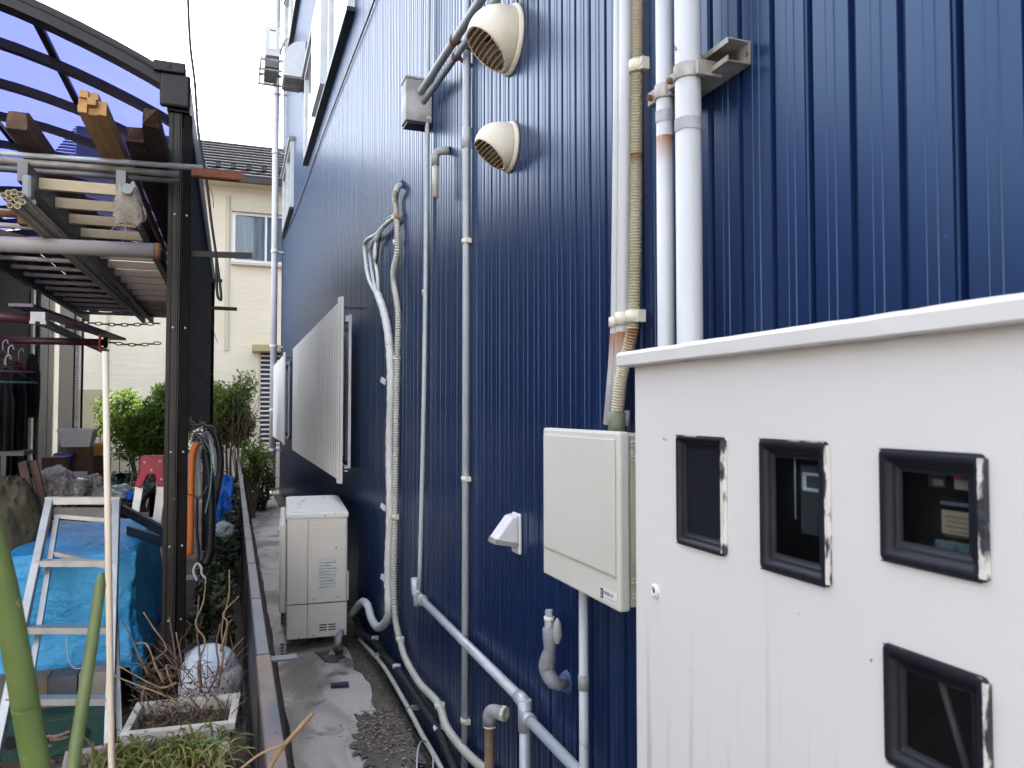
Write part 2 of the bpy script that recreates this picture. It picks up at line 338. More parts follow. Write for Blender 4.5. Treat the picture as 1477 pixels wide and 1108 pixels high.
def custom(name, rough):
    m = bpy.data.materials.new(name); m.use_nodes = True; n = m.node_tree.nodes; l = m.node_tree.links
    b = n['Principled BSDF']; b.inputs['Roughness'].default_value = rough
    g = n.new('ShaderNodeNewGeometry')
    def nz(sc, st=(1, 1, 1), det=5, dist=0):
        mp = n.new('ShaderNodeMapping'); mp.inputs['Scale'].default_value = st; l.new(g.outputs['Position'], mp.inputs[0])
        t = n.new('ShaderNodeTexNoise'); t.inputs['Scale'].default_value = sc; t.inputs['Detail'].default_value = det; t.inputs['Distortion'].default_value = dist; l.new(mp.outputs[0], t.inputs[0]); return t.outputs[0]
    def rng(src, a, c, o0=0, o1=1):
        r_ = n.new('ShaderNodeMapRange'); r_.inputs[1].default_value = a; r_.inputs[2].default_value = c; r_.inputs[3].default_value = o0; r_.inputs[4].default_value = o1; l.new(src, r_.inputs[0]); return r_.outputs[0]
    def mix(fac, a, c):
        x = n.new('ShaderNodeMix'); x.data_type = 'RGBA'; l.new(fac, x.inputs[0])
        for i, q in ((6, a), (7, c)):
            if isinstance(q, tuple): x.inputs[i].default_value = (*q, 1)
            else: l.new(q, x.inputs[i])
        return x.outputs[2]
    def mul(a, c):
        x = n.new('ShaderNodeMath'); x.operation = 'MULTIPLY'; l.new(a, x.inputs[0]); l.new(c, x.inputs[1]); return x.outputs[0]
    def bump(h, s, d=.01):
        bp = n.new('ShaderNodeBump'); bp.inputs['Strength'].default_value = s; bp.inputs['Distance'].default_value = d; l.new(h, bp.inputs['Height']); l.new(bp.outputs[0], b.inputs['Normal'])
    sx = n.new('ShaderNodeSeparateXYZ'); l.new(g.outputs['Position'], sx.inputs[0])
    return m, n, l, b, nz, rng, mix, mul, bump, sx
# painted cabinet: faint vertical dirt runs, tiny chips
m, n, l, b, nz, rng, mix, mul, bump, sx = custom('cabinet_white_paint', .38)
c = mix(rng(nz(2.0), .3, .7), (.57, .56, .55), (.61, .60, .59))
runs = mul(rng(nz(55, (1, 1, .03), 3), .56, .74), rng(sx.outputs[2], 1.0, 1.42, .7, .05))
runs = mul(runs, rng(nz(3, (1, 1, .6)), .42, .6))
c = mix(runs, c, (.30, .28, .24)); c = mix(rng(nz(70, det=2), .78, .8), c, (.2, .18, .15))
l.new(c, b.inputs['Base Color']); bump(nz(55), .12, .002); M_CAB = m
# concrete
m, n, l, b, nz, rng, mix, mul, bump, sx = custom('stained_concrete', .8)
c = mix(rng(nz(3.0, det=8), .3, .7), (.47, .43, .40), (.58, .54, .50))
c = mix(rng(nz(1.6, (1, .8, 1), 8, 1.2), .50, .60), c, (.28, .25, .22))
c = mix(rng(nz(4.5, (1, .6, 1), 8, .8), .58, .66), c, (.18, .155, .135))
c = mix(rng(nz(60, det=2), .66, .74), c, (.2, .18, .16))
c = mix(rng(nz(90, det=2), .68, .74), c, (.4, .39, .37))
l.new(c, b.inputs['Base Color']); bump(nz(40, det=8), .5, .006); M_CONC = m
# earth
m, n, l, b, nz, rng, mix, mul, bump, sx = custom('bare_earth', .95)
c = mix(rng(nz(4, det=8), .35, .65), (.085, .055, .045), (.15, .11, .095)); c = mix(rng(nz(30, det=5), .55, .7), c, (.05, .035, .028))
l.new(c, b.inputs['Base Color']); bump(nz(25, det=8), .9, .02); M_EARTH = m

# ================================================================== SETTING
def struct(o): o['kind'] = 'structure'; return o
g = MB().bx(-60, 60, -40, 120, -.4, -.05).build('ground', M_EARTH); struct(g)
# earth yard left of the fence: uneven sheet
def yard(u, v):
    x = -8 + 8.08 * u; y = -1 + 18 * v
    return Vector((x, y, .0 + .05 * noise.noise(Vector((x*1.3, y*1.3, 0))) + .015 * noise.noise(Vector((x*7, y*7, 3)))))
yb = MB().grid(yard, 110, 190); struct(yb.build('yard_ground', M_EARTH))
# concrete path with broken edge by the wall
def conc(u, v):
    y = -1 + 16.5 * v
    e0 = .27 + .012 * noise.noise(Vector((y*3, 0, 0))); e1 = .70 + .05 * noise.noise(Vector((y*2.2, 5, 0))) + .02 * noise.noise(Vector((y*11, 7, 0)))
    x = e0 + (e1 - e0) * u
    return Vector((x, y, .035 + .006 * noise.noise(Vector((x*4, y*3, 2)))))
pb = MB().grid(conc, 14, 300)
def cside(u, v):
    p = conc(1, v); return Vector((p.x + u * .02, p.y, p.z - .045 * u))
pb.grid(cside, 1, 300)
def cside2(u, v):
    p = conc(0, v); return Vector((p.x - u * .004, p.y, p.z - .085 * u))
pb.grid(cside2, 1, 300)
struct(pb.build('concrete_path', M_CONC))
kb = MB().bx(.115, .262, -1, 15.5, -.05, -.02); struct(kb.build('gutter_strip', M_SOIL))
def gap(u, v):
    x = .68 + .2 * u; y = -1 + 16.5 * v
    return Vector((x, y, .002 + .022 * noise.noise(Vector((x*9, y*9, 2))) + .012 * noise.noise(Vector((x*30, y*30, 2)))))
M_GRAV = mat('gravelly_soil', (.16, .14, .11), .95, col2=(.08, .065, .05), scale=26, bump=1.0)
struct(MB().grid(gap, 10, 260).build('gravel_margin', M_GRAV))

# added unseen street and pale sun-facing house, bouncing light into the alley
struct(MB().bx(-30, 30, -9.0, -2.2, -.04, .012).build('street', mat('pale_asphalt', (.24, .235, .225), .9, col2=(.3, .29, .28), scale=9)))
oh = thing('added_street_house', 'added unseen pale plastered house across the street behind the viewer, bouncing sunlight', 'house', (0, -10, 0))
MB().bx(-16, 14, -18, -10, 0, 6.2).build('wall', mat('pale_plaster', (.72, .68, .6), .85, col2=(.66, .62, .55), scale=3), oh)
MB().bx(-16.5, 14.5, -18.5, -9.4, 6.2, 6.4).build('eave', M_GUTTER, oh)
for k in range(6):
    wf = MB().bx(-14 + k*4.5, -12.2 + k*4.5, -10 + .001, -9.94, 3.6, 4.9).build('window', M_WINFRAME, oh)
    MB().bx(-13.9 + k*4.5, -12.3 + k*4.5, -9.938, -9.93, 3.7, 4.8).build('pane', M_PANE, wf)
lh = thing('added_side_house', 'added unseen grey brown plastered house left of the viewer, blocking low sky', 'house', (-6, 0, 0))  # added out of view to block low sky and bounce sunlight
MB().bx(-13, -6, -2.1, 3.4, 0, 4.6).build('wall', mat('taupe_plaster', (.3, .27, .24), .9, col2=(.26, .23, .21), scale=2), lh)
MB().bx(-13.3, -5.6, -2.4, 3.7, 4.6, 4.75).build('eave', M_GUTTER, lh)
# ================================================================== BLUE BUILDING
D = .85
bld = thing('metal_clad_building', 'tall navy blue building with vertical ribbed metal siding along the right side', 'building', (D, 6, 0))
MB().bx(D + .016, 9, -1.45, 14.93, 0, 11.6).build('wall_core', M_DARKCORE, bld)
PW = .264; pit = PW / 3
def panel_mesh():
    prof = []
    for k in range(3):
        y0 = k * pit; dp = .0085 if k else .0095; gw = .0105 if k else .0075
        prof += [(y0, dp), (y0 + gw, dp), (y0 + gw + .0025, 0)]
        if k == 0: prof += [(y0 + gw + .006, -.001), (y0 + gw + .0075, .004), (y0 + gw + .009, .004), (y0 + gw + .011, 0)]
        a = y0 + .040
        prof += [(a, 0), (a + .0012, -.0016), (a + .003, -.0016), (a + .0045, 0)]
        a = y0 + .058
        prof += [(a, 0), (a + .001, -.0009), (a + .003, -.0009), (a + .004, 0)]
        prof += [(y0 + pit - .002, 0)]
    prof.append((PW, .0125))
    vs = []; fs = []
    for i, (y, t) in enumerate(prof): vs += [(t, y, 0), (t, y, 11.5)]
    for i in range(len(prof) - 1): fs.append((2*i, 2*i+1, 2*i+3, 2*i+2))
    return MB().add(vs, fs).mesh('siding_panel', M_SIDING)
pm = panel_mesh()
npan = int((14.95 + 1.5) / PW)
for i in range(npan):
    inst(pm, 'siding_panel', bld, (0 + random.uniform(-.0006, .0006), 14.95 - PW * (i + 1) - 6, .07))
MB().bx(D - .004, D + .014, -1.45, 14.95, .0, .068).build('base_flashing', M_NAVYTRIM, bld)
MB().bx(D - .012, D + .1, 14.952, 14.99, 0, 11.6).build('corner_trim', M_SIDING, bld)
MB().bx(D - .05, 9.1, -1.5, 15.05, 11.6, 11.8).build('roof_edge', M_NAVYTRIM, bld)

def bwindow(name, y0, y1, z0, z1, divs, sill=.02, label=None):
    fx = D - .055
    f = MB()
    f.bx(fx, D, y0, y1, z0, z0 + .05).bx(fx, D, y0, y1, z1 - .05, z1)
    edges = [y0, *divs, y1]
    for i, e in enumerate(edges):
        a = e if i == 0 else (e - .05 if i == len(edges) - 1 else e - .035)
        b_ = a + .05 if i in (0, len(edges) - 1) else e + .035
        f.bx(fx + .002, D, a, b_, z0 + .05, z1 - .05)
    fo = f.build('window_frame', M_WINFRAME, bld)
    if label: fo['label'] = label
    for a, b_ in zip(edges, edges[1:]):
        MB().bx(fx + .03, fx + .034, a + .04, b_ - .04, z0 + .052, z1 - .052).build('pane', M_PANE, fo)
    MB().bx(fx - .012, D, y0 - .03, y1 + .03, z0 - .034, z0 - .002).build('sill_trim', M_BLACKTRIM, fo)
    MB().bx(fx - .03, D, y0 - .03, y1 + .03, z1 + .002, z1 + .06).build('head_trim', MATS['weathered_steel'] if 0 else M_GREYPVC, fo)
bwindow('w', 5.88, 9.8, 4.64, 5.72, [7.2, 8.5], label='widest white-framed window strip on the middle storey')
bwindow('w', 12.2, 14.3, 4.68, 5.72, [13.2], label='small white-framed window near the far corner, middle storey')
bwindow('w', 11.3, 13.9, 7.5, 8.7, [12.6], label='upper storey window above the wall-hung outdoor unit')
# white vertical shutter boxes beside panes of the wide window
MB().bx(D - .10, D - .002, 7.45, 8.35, 4.68, 5.7).build('shutter_leaf', M_WINFRAME, bld)

# slender cable strung along the cladding
c = smooth_path([at(545, -30, x=D-.01), at(540, 0, x=D-.012), at(505, 92, x=D-.012), at(466, 195, x=D-.012), at(425, 310, x=D-.012), at(405, 352, x=D-.012)], 8)
tag(MB().tube(c, .0065, 5).build('cable', M_WIRE), 'thin black cable strung along the blue cladding below the wide upper window', 'cable')

# ================================================================== PIPES ON THE WALL
def px_clip(o, p, r, h=.018, ear=.02, m=None, side=-1, name='clip'):
    b_ = MB().tube([p + Vector((0, 0, -h/2)), p + Vector((0, 0, h/2))], r + .0035, 14)
    e = p + Vector((.0, side * (r + .007), 0)); b_.bx(e.x - .004, e.x + .014, e.y - .006, e.y + .006, e.z - h/2, e.z + h/2)
    b_.tube([e + Vector((-.006, 0, 0)), e + Vector((.002, 0, 0))], .006, 8)
    return b_.build(name, m or M_CLIP, o)
# pale grey vertical conduit at px 670
x = D - .018
pA = at(673, -40, x=x); yA = pA.y
o = thing('wall_pipe', 'straight pale grey vertical pipe with three cream clips left of the small dome vent', 'pipe', (x, yA, 0))
r0 = .0135
MB().tube([(x, yA, .02), (x, yA, 5.2)], r0, 16).build('pipe_length', M_PIPEGREY, o)
for py in (350, 690, 1038):
    z = at(670, py, x=x).z; px_clip(o, Vector((x, yA, z)), r0)
z = at(671, 197, x=x).z
MB().tube([(x, yA, z - .05), (x, yA, z + .03)], r0 + .003, 16).build('coupling', M_PIPEGREY, o)
# thin silver conduit px 612 running down then elbow and sloping gas run
x2 = D - .022
pts = [at(619, -60, x=x2), at(616, 200, x=x2), at(614, 400, x=x2), at(611, 600, x=x2), at(605, 852, x=x2)]
yv = pts[-1].y
o = thing('thin_conduit', 'thin silver conduit dropping down the blue wall to the horizontal galvanised pipe', 'pipe', (x2, yv, 0))
MB().tube(smooth_path(pts, 6), .0105, 12).build('conduit', M_PIPEGREY, o)
MB().tube([at(613, 418, x=x2), at(613, 428, x=x2)], .014, 12).build('coupling', M_GALV, o)
# gas run
xg = D - .035
A = at(606, 866, x=xg); B = at(752, 1003, x=xg); zg = (A.z + B.z) / 2
yA_, yB_ = A.y, at(757, 1000, x=xg).y
o = thing('gas_pipe_run', 'galvanised pipe running level along the lower wall from a tee down to a double elbow', 'pipe', (xg, (yA_+yB_)/2, 0))
rg = .0165
MB().tube([(xg, yA_, zg), (xg, yB_, zg)], rg, 14).build('level_pipe', M_GALV, o)
MB().tube(fillet([(xg, yA_ + .03, zg), (xg, yA_ + .1, zg), (xg, yA_ + .1, zg + .07)], .05), rg + .004, 14).tube([(xg, yA_ - .06, zg), (xg, yA_ - .03, zg)], rg + .007, 14).tube([(xg, yA_ + .06, zg - .05), (xg, yA_ + .06, zg)], rg + .001, 12).build('tee_fitting', M_GALV, o)
zt = at(760, 1035, x=xg).z
MB().tube(fillet([(xg, yB_ + .05, zg), (xg, yB_, zg), (xg, yB_, zg - .07)], .04), rg + .004, 14).build('elbow', M_GALV, o)
MB().tube([(xg, yB_, zg - .06), (xg, yB_, .02)], rg, 14).build('drop_pipe', M_GALV, o)
MB().tube([(xg, yB_, zt - .045), (xg, yB_, zt + .045)], rg + .0035, 14).tube([(xg, yB_, zt), (xg, yB_ - .05, zt)], rg + .0035, 14).build('lower_tee', M_GALV, o)
MB().tube([(xg, yB_ - .04, zt), (xg, .9, zt)], rg - .001, 14).build('branch_pipe', M_PIPEGREY, o)
# two level conduits running from the grey box towards the viewer
xb = D - .07
bx_top = at(612, 120, x=D); 
boxY = 3.45; bz0, bz1 = at(614, 181, x=D-.03).z, at(612, 121, x=D-.03).z
o = thing('junction_box', 'weathered grey square junction box on the upper wall where two conduits end', 'junction box', (D - .06, boxY, bz0))
MB().bx(D - .125, D - .002, boxY - .04, boxY + .06, bz0 + .012, bz1).build('box_body', M_GREYBOX, o, bevel=.004)
MB().bx(D - .118, D - .006, boxY - .034, boxY + .054, bz0, bz0 + .01).build('box_base', M_BLACKTRIM, o)
MB().bx(D - .128, D - .001, boxY - .043, boxY + .063, bz1 + .001, bz1 + .01).build('box_cap', M_GREYBOX, o)
for i, (a, b_) in enumerate((((607, 133), (716, -35)), ((611, 147), (740, -35)))):
    p0 = at(*a, x=D-.075+.02*i); p1 = at(*b_, x=D-.075+.02*i)
    d = (p1 - p0).normalized(); p1 = p1 + d * 1.0
    t = thing('wall_conduit', ('upper' if i == 0 else 'lower') + ' of two grey conduits slanting from the junction box past the large dome vent', 'conduit', p0, 'conduits leaving the junction box')
    MB().tube([p0, p1], .0165 - .003*i, 14).build('conduit', M_GREYPVC, t)
    q = at(656 if i == 0 else 658, 57 if i == 0 else 76, x=D-.075+.02*i)
    k = (q - p0).dot(d); q = p0 + d * k
    MB().tube([q - d*.012, q + d*.012], .02 - .003*i, 14).bar(q, (D - .001, q.y, q.z - .03), .012, .012).build('clamp', M_RUST, t)
# short grey elbow pipe
p = at(640, 214, x=D-.02); q = at(628, 285, x=D-.055)
ex = D - .055; ey = at(628, 240, x=ex).y
o = thing('elbow_pipe', 'short grey elbow pipe coming out of the wall left of the small dome vent', 'pipe', (ex, ey, q.z))
zt_ = at(630, 216, x=ex).z
MB().tube([(ex, ey, q.z), (ex, ey, zt_ - .05)], .013, 14).build('spout', M_BEIGEPIPE, o)
MB().tube(fillet([(ex, ey, zt_ - .06), (ex, ey, zt_), (D - .0, ey - .03, zt_)], .03), .017, 14).build('elbow', M_GREYPVC, o)

# dome vents
def dome(label, cx, cy, rpx_top, rpx_bot, prot, name='dome_vent'):
    p0 = at(cx, rpx_top, x=D-.01); p1 = at(cx, rpx_bot, x=D-.01)
    c = (p0 + p1) / 2; rr = (p0.z - p1.z) / 2
    t = thing(name, label, 'vent', (D, c.y, c.z), 'white dome vents high on the blue wall')
    MB().lathe((D - .001, c.y, c.z), (-1, 0, 0), [(0, .0), (rr, .0), (rr, .005), (rr*.96, .013), (rr*.90, .016)], 40).build('flange', M_HOOD, t)
    # hood: deep rounded dome cut by a sloping mouth
    r_ = rr * .905
    def RR(x): return r_ * max(0, 1 - (x / prot) ** 2.6) ** .5
    def lim(x): return r_ * (-1.12 + 1.22 * x / prot)
    ns, nr = 64, 36; V = []
    for j in range(nr + 1):
        x = prot * math.sin(math.pi / 2 * j / nr)
        for i in range(ns):
            an = 2 * math.pi * i / ns; V.append((x, RR(x) * math.cos(an), RR(x) * math.sin(an)))
    W = [Vector((D - .016 - x, c.y + y, c.z + max(z, min(lim(x), RR(x))))) for x, y, z in V]; FF = []
    for j in range(nr):
        for i in range(ns):
            q = (j*ns+i, j*ns+(i+1) % ns, (j+1)*ns+(i+1) % ns, (j+1)*ns+i)
            if all(V[k][2] < lim(V[k][0]) - 1e-5 for k in q): continue
            FF.append(q)
    MB().add(W, FF, True).build('hood', M_HOOD, t, solid=.003)
    nl = 9
    for k in range(nl):
        xx = prot * (.14 + .84 * (k + .5) / nl); z = lim(xx); hw = math.sqrt(max(1e-6, RR(xx) ** 2 - z * z)) * .97
        if hw < .006: continue
        pts = [Vector((D - .016 - xx - .010 * math.sin(math.pi * i / 12), c.y + hw * math.cos(math.pi * i / 12), c.z + z - .006 * math.sin(math.pi * i / 12) + .004)) for i in range(13)]
        MB().grid(lambda u, v: pts[int(round(u*12))] + Vector((.012 * v, 0, .006 * v)), 12, 1).build('louvre', M_HOODIN, t, solid=.0028)
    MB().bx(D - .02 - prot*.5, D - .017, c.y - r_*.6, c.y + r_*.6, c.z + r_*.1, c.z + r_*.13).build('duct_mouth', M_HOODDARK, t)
    return t
dome('large cream dome vent with brown louvres at the top of the blue wall', 735, 58, 9, 107, .135)
dome('smaller cream dome vent with brown louvres below the large one', 733, 212, 176, 248, .105)

# small white hood near the electric box
hY = at(748, 770, x=D).y; hz0 = at(752, 800, x=D).z; hz1 = at(752, 741, x=D).z
o = thing('small_hood', 'small white exterior hood with silver lip, low on the wall left of the cream box', 'vent hood', (D, hY, hz0))
MB().bx(D - .012, D - .001, hY - .035, hY + .035, hz0, hz1).build('back_plate', M_WHITEPL, o, bevel=.006)
hh = hz1 - hz0
poly = [(.012, hh*.97), (.035, hh*.93), (.085, hh*.42), (.085, hh*.36), (.012, hh*.28)]
MB().prism(poly, lambda q: (D - q[0], hY - .034, hz0 + q[1]), lambda q: (D - q[0], hY + .034, hz0 + q[1])).build('hood', M_WHITEPL, o, bevel=.006)
poly = [(.0855, hh*.42), (.091, hh*.3), (.02, hh*.2), (.013, hh*.28)]
MB().prism(poly, lambda q: (D - q[0], hY - .0355, hz0 + q[1]), lambda q: (D - q[0], hY + .0355, hz0 + q[1])).build('silver_lip', M_STEEL, o)

# flexible duct and lagged lines
xf = D - .03
path = [at(579, 266, x=D), at(573, 272, x=xf-.01), at(570, 290, x=xf), at(573, 330, x=xf), at(573, 365, x=xf), at(567, 400, x=xf), at(574, 450, x=xf), at(573, 520, x=xf), at(571, 640, x=xf), at(570, 745, x=xf), at(568, 830, x=xf), at(570, 890, x=xf), at(577, 925, x=xf)]
sp = smooth_path(path, 10)
o = thing('flexible_duct', 'long grey corrugated duct hanging from the wall, white lagged lines strapped to it', 'duct', (xf, sp[-1].y, 0))
rs = resample(sp, .0068)
MB().tube(rs, [.0152 + (.0024 if i % 2 else -.0024) for i in range(len(rs))], 14, smooth=False).build('corrugated_duct', mat('corrugated_grey', (.42, .42, .38), .5, col2=(.52, .52, .48), scale=9), o)
for (a, b_) in ((572, 350), (572, 517), (570, 745)):
    px_clip(o, at(a, b_, x=xf), .0165, h=.025)
MB().tube([at(579, 264, x=D-.002), at(574, 268, x=xf)], [.02, .017], 12).build('blue_sealant', mat('blue_putty', (.12, .2, .32), .8), o)
px_clip(o, at(572, 312, x=xf), .0175, h=.03, m=mat('brown_strap', (.3, .2, .12), .6))
# lower smooth white conduit continuing
path = [at(576, 920, x=xf), at(585, 950, x=xf), at(605, 985, x=xf), at(632, 1015, x=xf), at(645, 1050, x=xf), at(672, 1085, x=xf), at(705, 1115, x=xf), at(760, 1160, x=xf)]
o = thing('curved_conduit', 'cream conduit sweeping down the wall foot in front of the black lagged pipe', 'conduit', at(576, 920, x=xf))
MB().tube(smooth_path(path, 8), .0165, 14).build('conduit', M_BEIGEPIPE, o)
for (a, b_) in ((577, 922), (634, 1018)):
    px_clip(o, at(a, b_, x=xf), .018, h=.02, side=-1)
# lagged refrigerant lines
xl = D - .045
o = thing('refrigerant_lines', 'white taped air conditioner lines looping down the wall into the outdoor unit', 'pipe lagging', at(560, 600, x=xl))
main = [at(545, 424, x=xl), at(555, 455, x=xl), at(562, 500, x=xl), at(564, 560, x=xl), at(562, 650, x=xl), at(563, 740, x=xl), at(560, 830, x=xl), at(561, 880, x=xl), at(556, 898, x=xl), at(545, 905, x=xl), at(536, 893, x=xl), at(531, 875, x=xl-.01), at(524, 868, x=xl-.02), at(515, 876, x=xl-.03), at(505, 889, x=xl-.06)]
sp = resample(smooth_path(main, 10), .03)
MB().tube(sp, [.0215 + .003 * (i % 2) + .0012 * math.sin(i * 1.7) for i in range(len(sp))], 12).build('lagged_bundle', M_TAPE, o)
for k, (mx_, bend) in enumerate(((527, 350), (534, 356), (541, 362))):
    pth = [at(570, 313, x=xf - .01), at(556, 324, x=xl), at(543, 338 + 4*k, x=xl), at(mx_, bend + 4*k, x=xl - .005*k), at(mx_ + 1, 380, x=xl), at(mx_ + 6 - k, 405, x=xl), at(545, 428, x=xl)]
    MB().tube(smooth_path(pth, 8), .0125 - .001*k, 10).build('loose_line', M_TAPE if k != 1 else M_PIPEGREY, o)
MB().tube(smooth_path([at(570, 311, x=xf), at(556, 318, x=xl), at(548, 345, x=xl), at(543, 380, x=xl)], 8), .005, 6).build('black_wire', M_WIRE, o)
MB().tube(smooth_path([at(570, 309, x=xf), at(558, 316, x=xl), at(551, 335, x=xl), at(540, 352, x=xl)], 8), .004, 6).build('drain_wire', M_PIPEWHITE, o)
for zpx in (552, 735, 838):
    q = at(557, zpx, x=xl)
    MB().bar(q + Vector((0, .01, 0)), q + Vector((-.02, .05, .02)), .004, .03).build('loose_tape', M_TAPE, o)

# utility pipes feeding the cream box
xu = D - .03
yy = {}
def vpipe(name, label, cat, px, py0, r, m, pts=None, group=None, x=xu, top=3.6):
    pass
z0u, z1u = 1.53, 3.4
def vert_at(px, py, x): q = at(px, py, x=x); return q.y
zc_ = at(905, 460, x=xu).z
o = thing('utility_pipe', 'thin white pipe, leftmost of three with a rust run, entering the cream box', 'pipe', (xu, vert_at(893, 300, xu), 1.5), 'pipes feeding the cream box')
MB().tube([at(893, -60, x=xu), at(891, 200, x=xu), at(888, 465, x=xu), at(884, 530, x=xu), at(877, 612, x=xu)], .0115, 14).build('pipe', M_PIPERUST, o)
px_clip(o, at(888, 465, x=xu), .0125, h=.022)
o = thing('utility_pipe', 'middle white pipe of three, rusty below its clip, entering the cream box', 'pipe', (xu, vert_at(903, 300, xu), 1.5), 'pipes feeding the cream box')
MB().tube([at(904, -60, x=xu), at(903, 200, x=xu), at(900, 460, x=xu), at(896, 520, x=xu), at(889, 612, x=xu)], .0165, 14).build('pipe', M_PIPERUST, o)
px_clip(o, at(900, 460, x=xu), .0175, h=.028)
o = thing('corrugated_utility_duct', 'beige corrugated duct, right of the two white pipes, bending into the cream box', 'duct', (xu, vert_at(918, 300, xu), 1.5), 'pipes feeding the cream box')
xq = xu - .012
sp = smooth_path([at(920, -70, x=xq), at(919, 60, x=xq), at(918, 200, x=xq), at(917, 330, x=xq), at(914, 455, x=xq), at(907, 500, x=xq), at(896, 545, x=xq), at(890, 600, x=xq)], 12)
rs = resample(sp, .0032)
MB().tube(rs, [.0128 + (.0018 if i % 2 else -.0022) for i in range(len(rs))], 16, smooth=False).build('corrugated_duct', M_FLEX, o)
px_clip(o, at(919, 97, x=xq), .0145, h=.026, side=-1); px_clip(o, at(914, 457, x=xq), .0145, h=.026, side=-1)
o2 = MB().tube([at(890, 594, x=xq), at(889, 622, x=xq)], .0195, 12).build('duct_connector', mat('grimy_olive_plastic', (.2, .21, .15), .7, col2=(.12, .13, .09), scale=40), o)
MB().tube([at(901, 592, x=xq+.02), at(900, 614, x=xq+.02)], .014, 6).build('nut', M_GREYPVC, o)

# two heavier white pipes with bracket
xw = D - .075
def big(px, r, label, m, band_px, key):
    yv = at(px, 200, x=xw).y
    t = thing('riser_pipe', label, 'pipe', (xw, yv, 1.0), 'white riser pipes behind the meter cabinet')
    zt = at(px, -80, x=xw).z
    MB().tube([(xw, yv, .3), (xw, yv, zt)], r, 24).build('pipe', m, t)
    return t, yv
t1, y1_ = big(959, .0163, 'narrower white riser pipe with rust patch under its clamp, behind the meter cabinet', M_PIPERUST2, 0, 0)
t2, y2_ = big(993, .0235, 'thicker white riser pipe held by a steel clamp to the channel bracket', M_PIPEWHITE, 0, 0)
for t, yv, r, pyc, pyb in ((t1, y1_, .0163, 133, 168), (t2, y2_, .0235, 106, 181)):
    zc1 = at(960 if t is t1 else 993, pyc, x=xw).z
    MB().tube([(xw, yv, zc1 - .014), (xw, yv, zc1 + .014)], r + .003, 24).bx(xw - .012, xw + .012, yv + r, yv + r + .028, zc1 - .014, zc1 + .014).bx(xw - .004, xw + .05, yv - r - .012, yv - r, zc1 - .014, zc1 + .014).build('pipe_clamp', M_STEEL, t, bevel=.002)
    MB().tube([(xw - .02, yv + r + .014, zc1), (xw + .02, yv + r + .014, zc1)], .006, 6).build('bolt', M_RUST, t)
    zb = at(960 if t is t1 else 993, pyb, x=xw).z
    MB().tube([(xw, yv, zb - .012), (xw, yv, zb + .01)], r + .0012, 24, cap=False).build('tape_band', mat('grey_tape_band', (.3, .31, .34), .5, col2=(.4, .41, .44), scale=30), t)
# scribble mark on thick pipe
q = at(981, 80, x=xw)
sc = [Vector((xw - .0242, y2_ + .006 + a, q.z + b_)) for a, b_ in ((.004, .004), (.001, .007), (-.002, .003), (.002, .001), (-.003, -.003), (-.006, .001), (-.005, -.007))]
MB().tube(sc, .0006, 4).build('pen_mark', M_INK, t2)
cz = at(1000, 118, x=D-.03).z
o = thing('channel_bracket', 'galvanised C channel bracket on the blue wall carrying the white riser pipes', 'bracket', (D, y2_, cz))
ya, yb_ = y2_ - .085, y1_ + .04
th = .0022; hh = .021
x0, x1 = D - .05, D - .002
MB().bx(x0 + .0, x1, ya, yb_, cz + hh - th, cz + hh).bx(x0, x1, ya, yb_, cz - hh, cz - hh + th).bx(x1 - th, x1, ya, yb_, cz - hh + th, cz + hh - th).bx(x0, x0 + th, ya, yb_, cz + hh - .010, cz + hh - th).bx(x0, x0 + th, ya, yb_, cz - hh + th, cz - hh + .010).build('channel', M_STEEL, o)
MB().bx(x1 - th - .001, x1 - th, ya + .004, ya + .01, cz - .004, cz + .004).build('screw', M_RUST, o)

# ================================================================== CREAM ELECTRIC BOX
xe = .738
eY1 = at(783, 700, x=xe).y; eY0 = at(893, 700, x=xe).y
ez0 = at(783, 826, x=xe).z; ez1 = at(783, 617, x=xe).z
zb0 = at(893, 885, x=xe).z
ez0 = (ez0 + zb0) / 2
o = thing('electric_box', 'cream plastic wall box with a maker label, between the wall pipes and the white cabinet', 'electrical box', (D, (eY0+eY1)/2, ez0))
MB().bx(xe + .028, D - .002, eY0 + .006, eY1 - .006, ez0 + .006, ez1 - .006).build('box_body', M_BOXSIDE, o, bevel=.004)
lidv = MB().bx(xe, xe + .026, eY0, eY1, ez0, ez1).build('lid', M_BOX, o, bevel=.006)
zl = ez0 + .075 * (ez1 - ez0) / .29 * .62
MB().bx(xe - .0035, xe - .0005, eY0 + .014, eY1 - .012, zl + .012, ez1 - .016).build('raised_panel', M_BOX, lidv, bevel=.003)
MB().bx(xe - .001, xe + .0005, eY0 + .014, eY1 - .012, zl + .006, zl + .0095).build('step_line', M_BOXSIDE, lidv)
for zz in (ez1 - .028, ez1 - .058, ez0 + .028, ez0 + .058):
    MB().bx(xe + .03, D - .004, eY0 + .001, eY0 + .006, zz - .002, zz + .002).bx(xe + .03, D - .004, eY0 - .001, eY0 + .004, zz + .006, zz + .0095).build('rib', M_BOX, o)
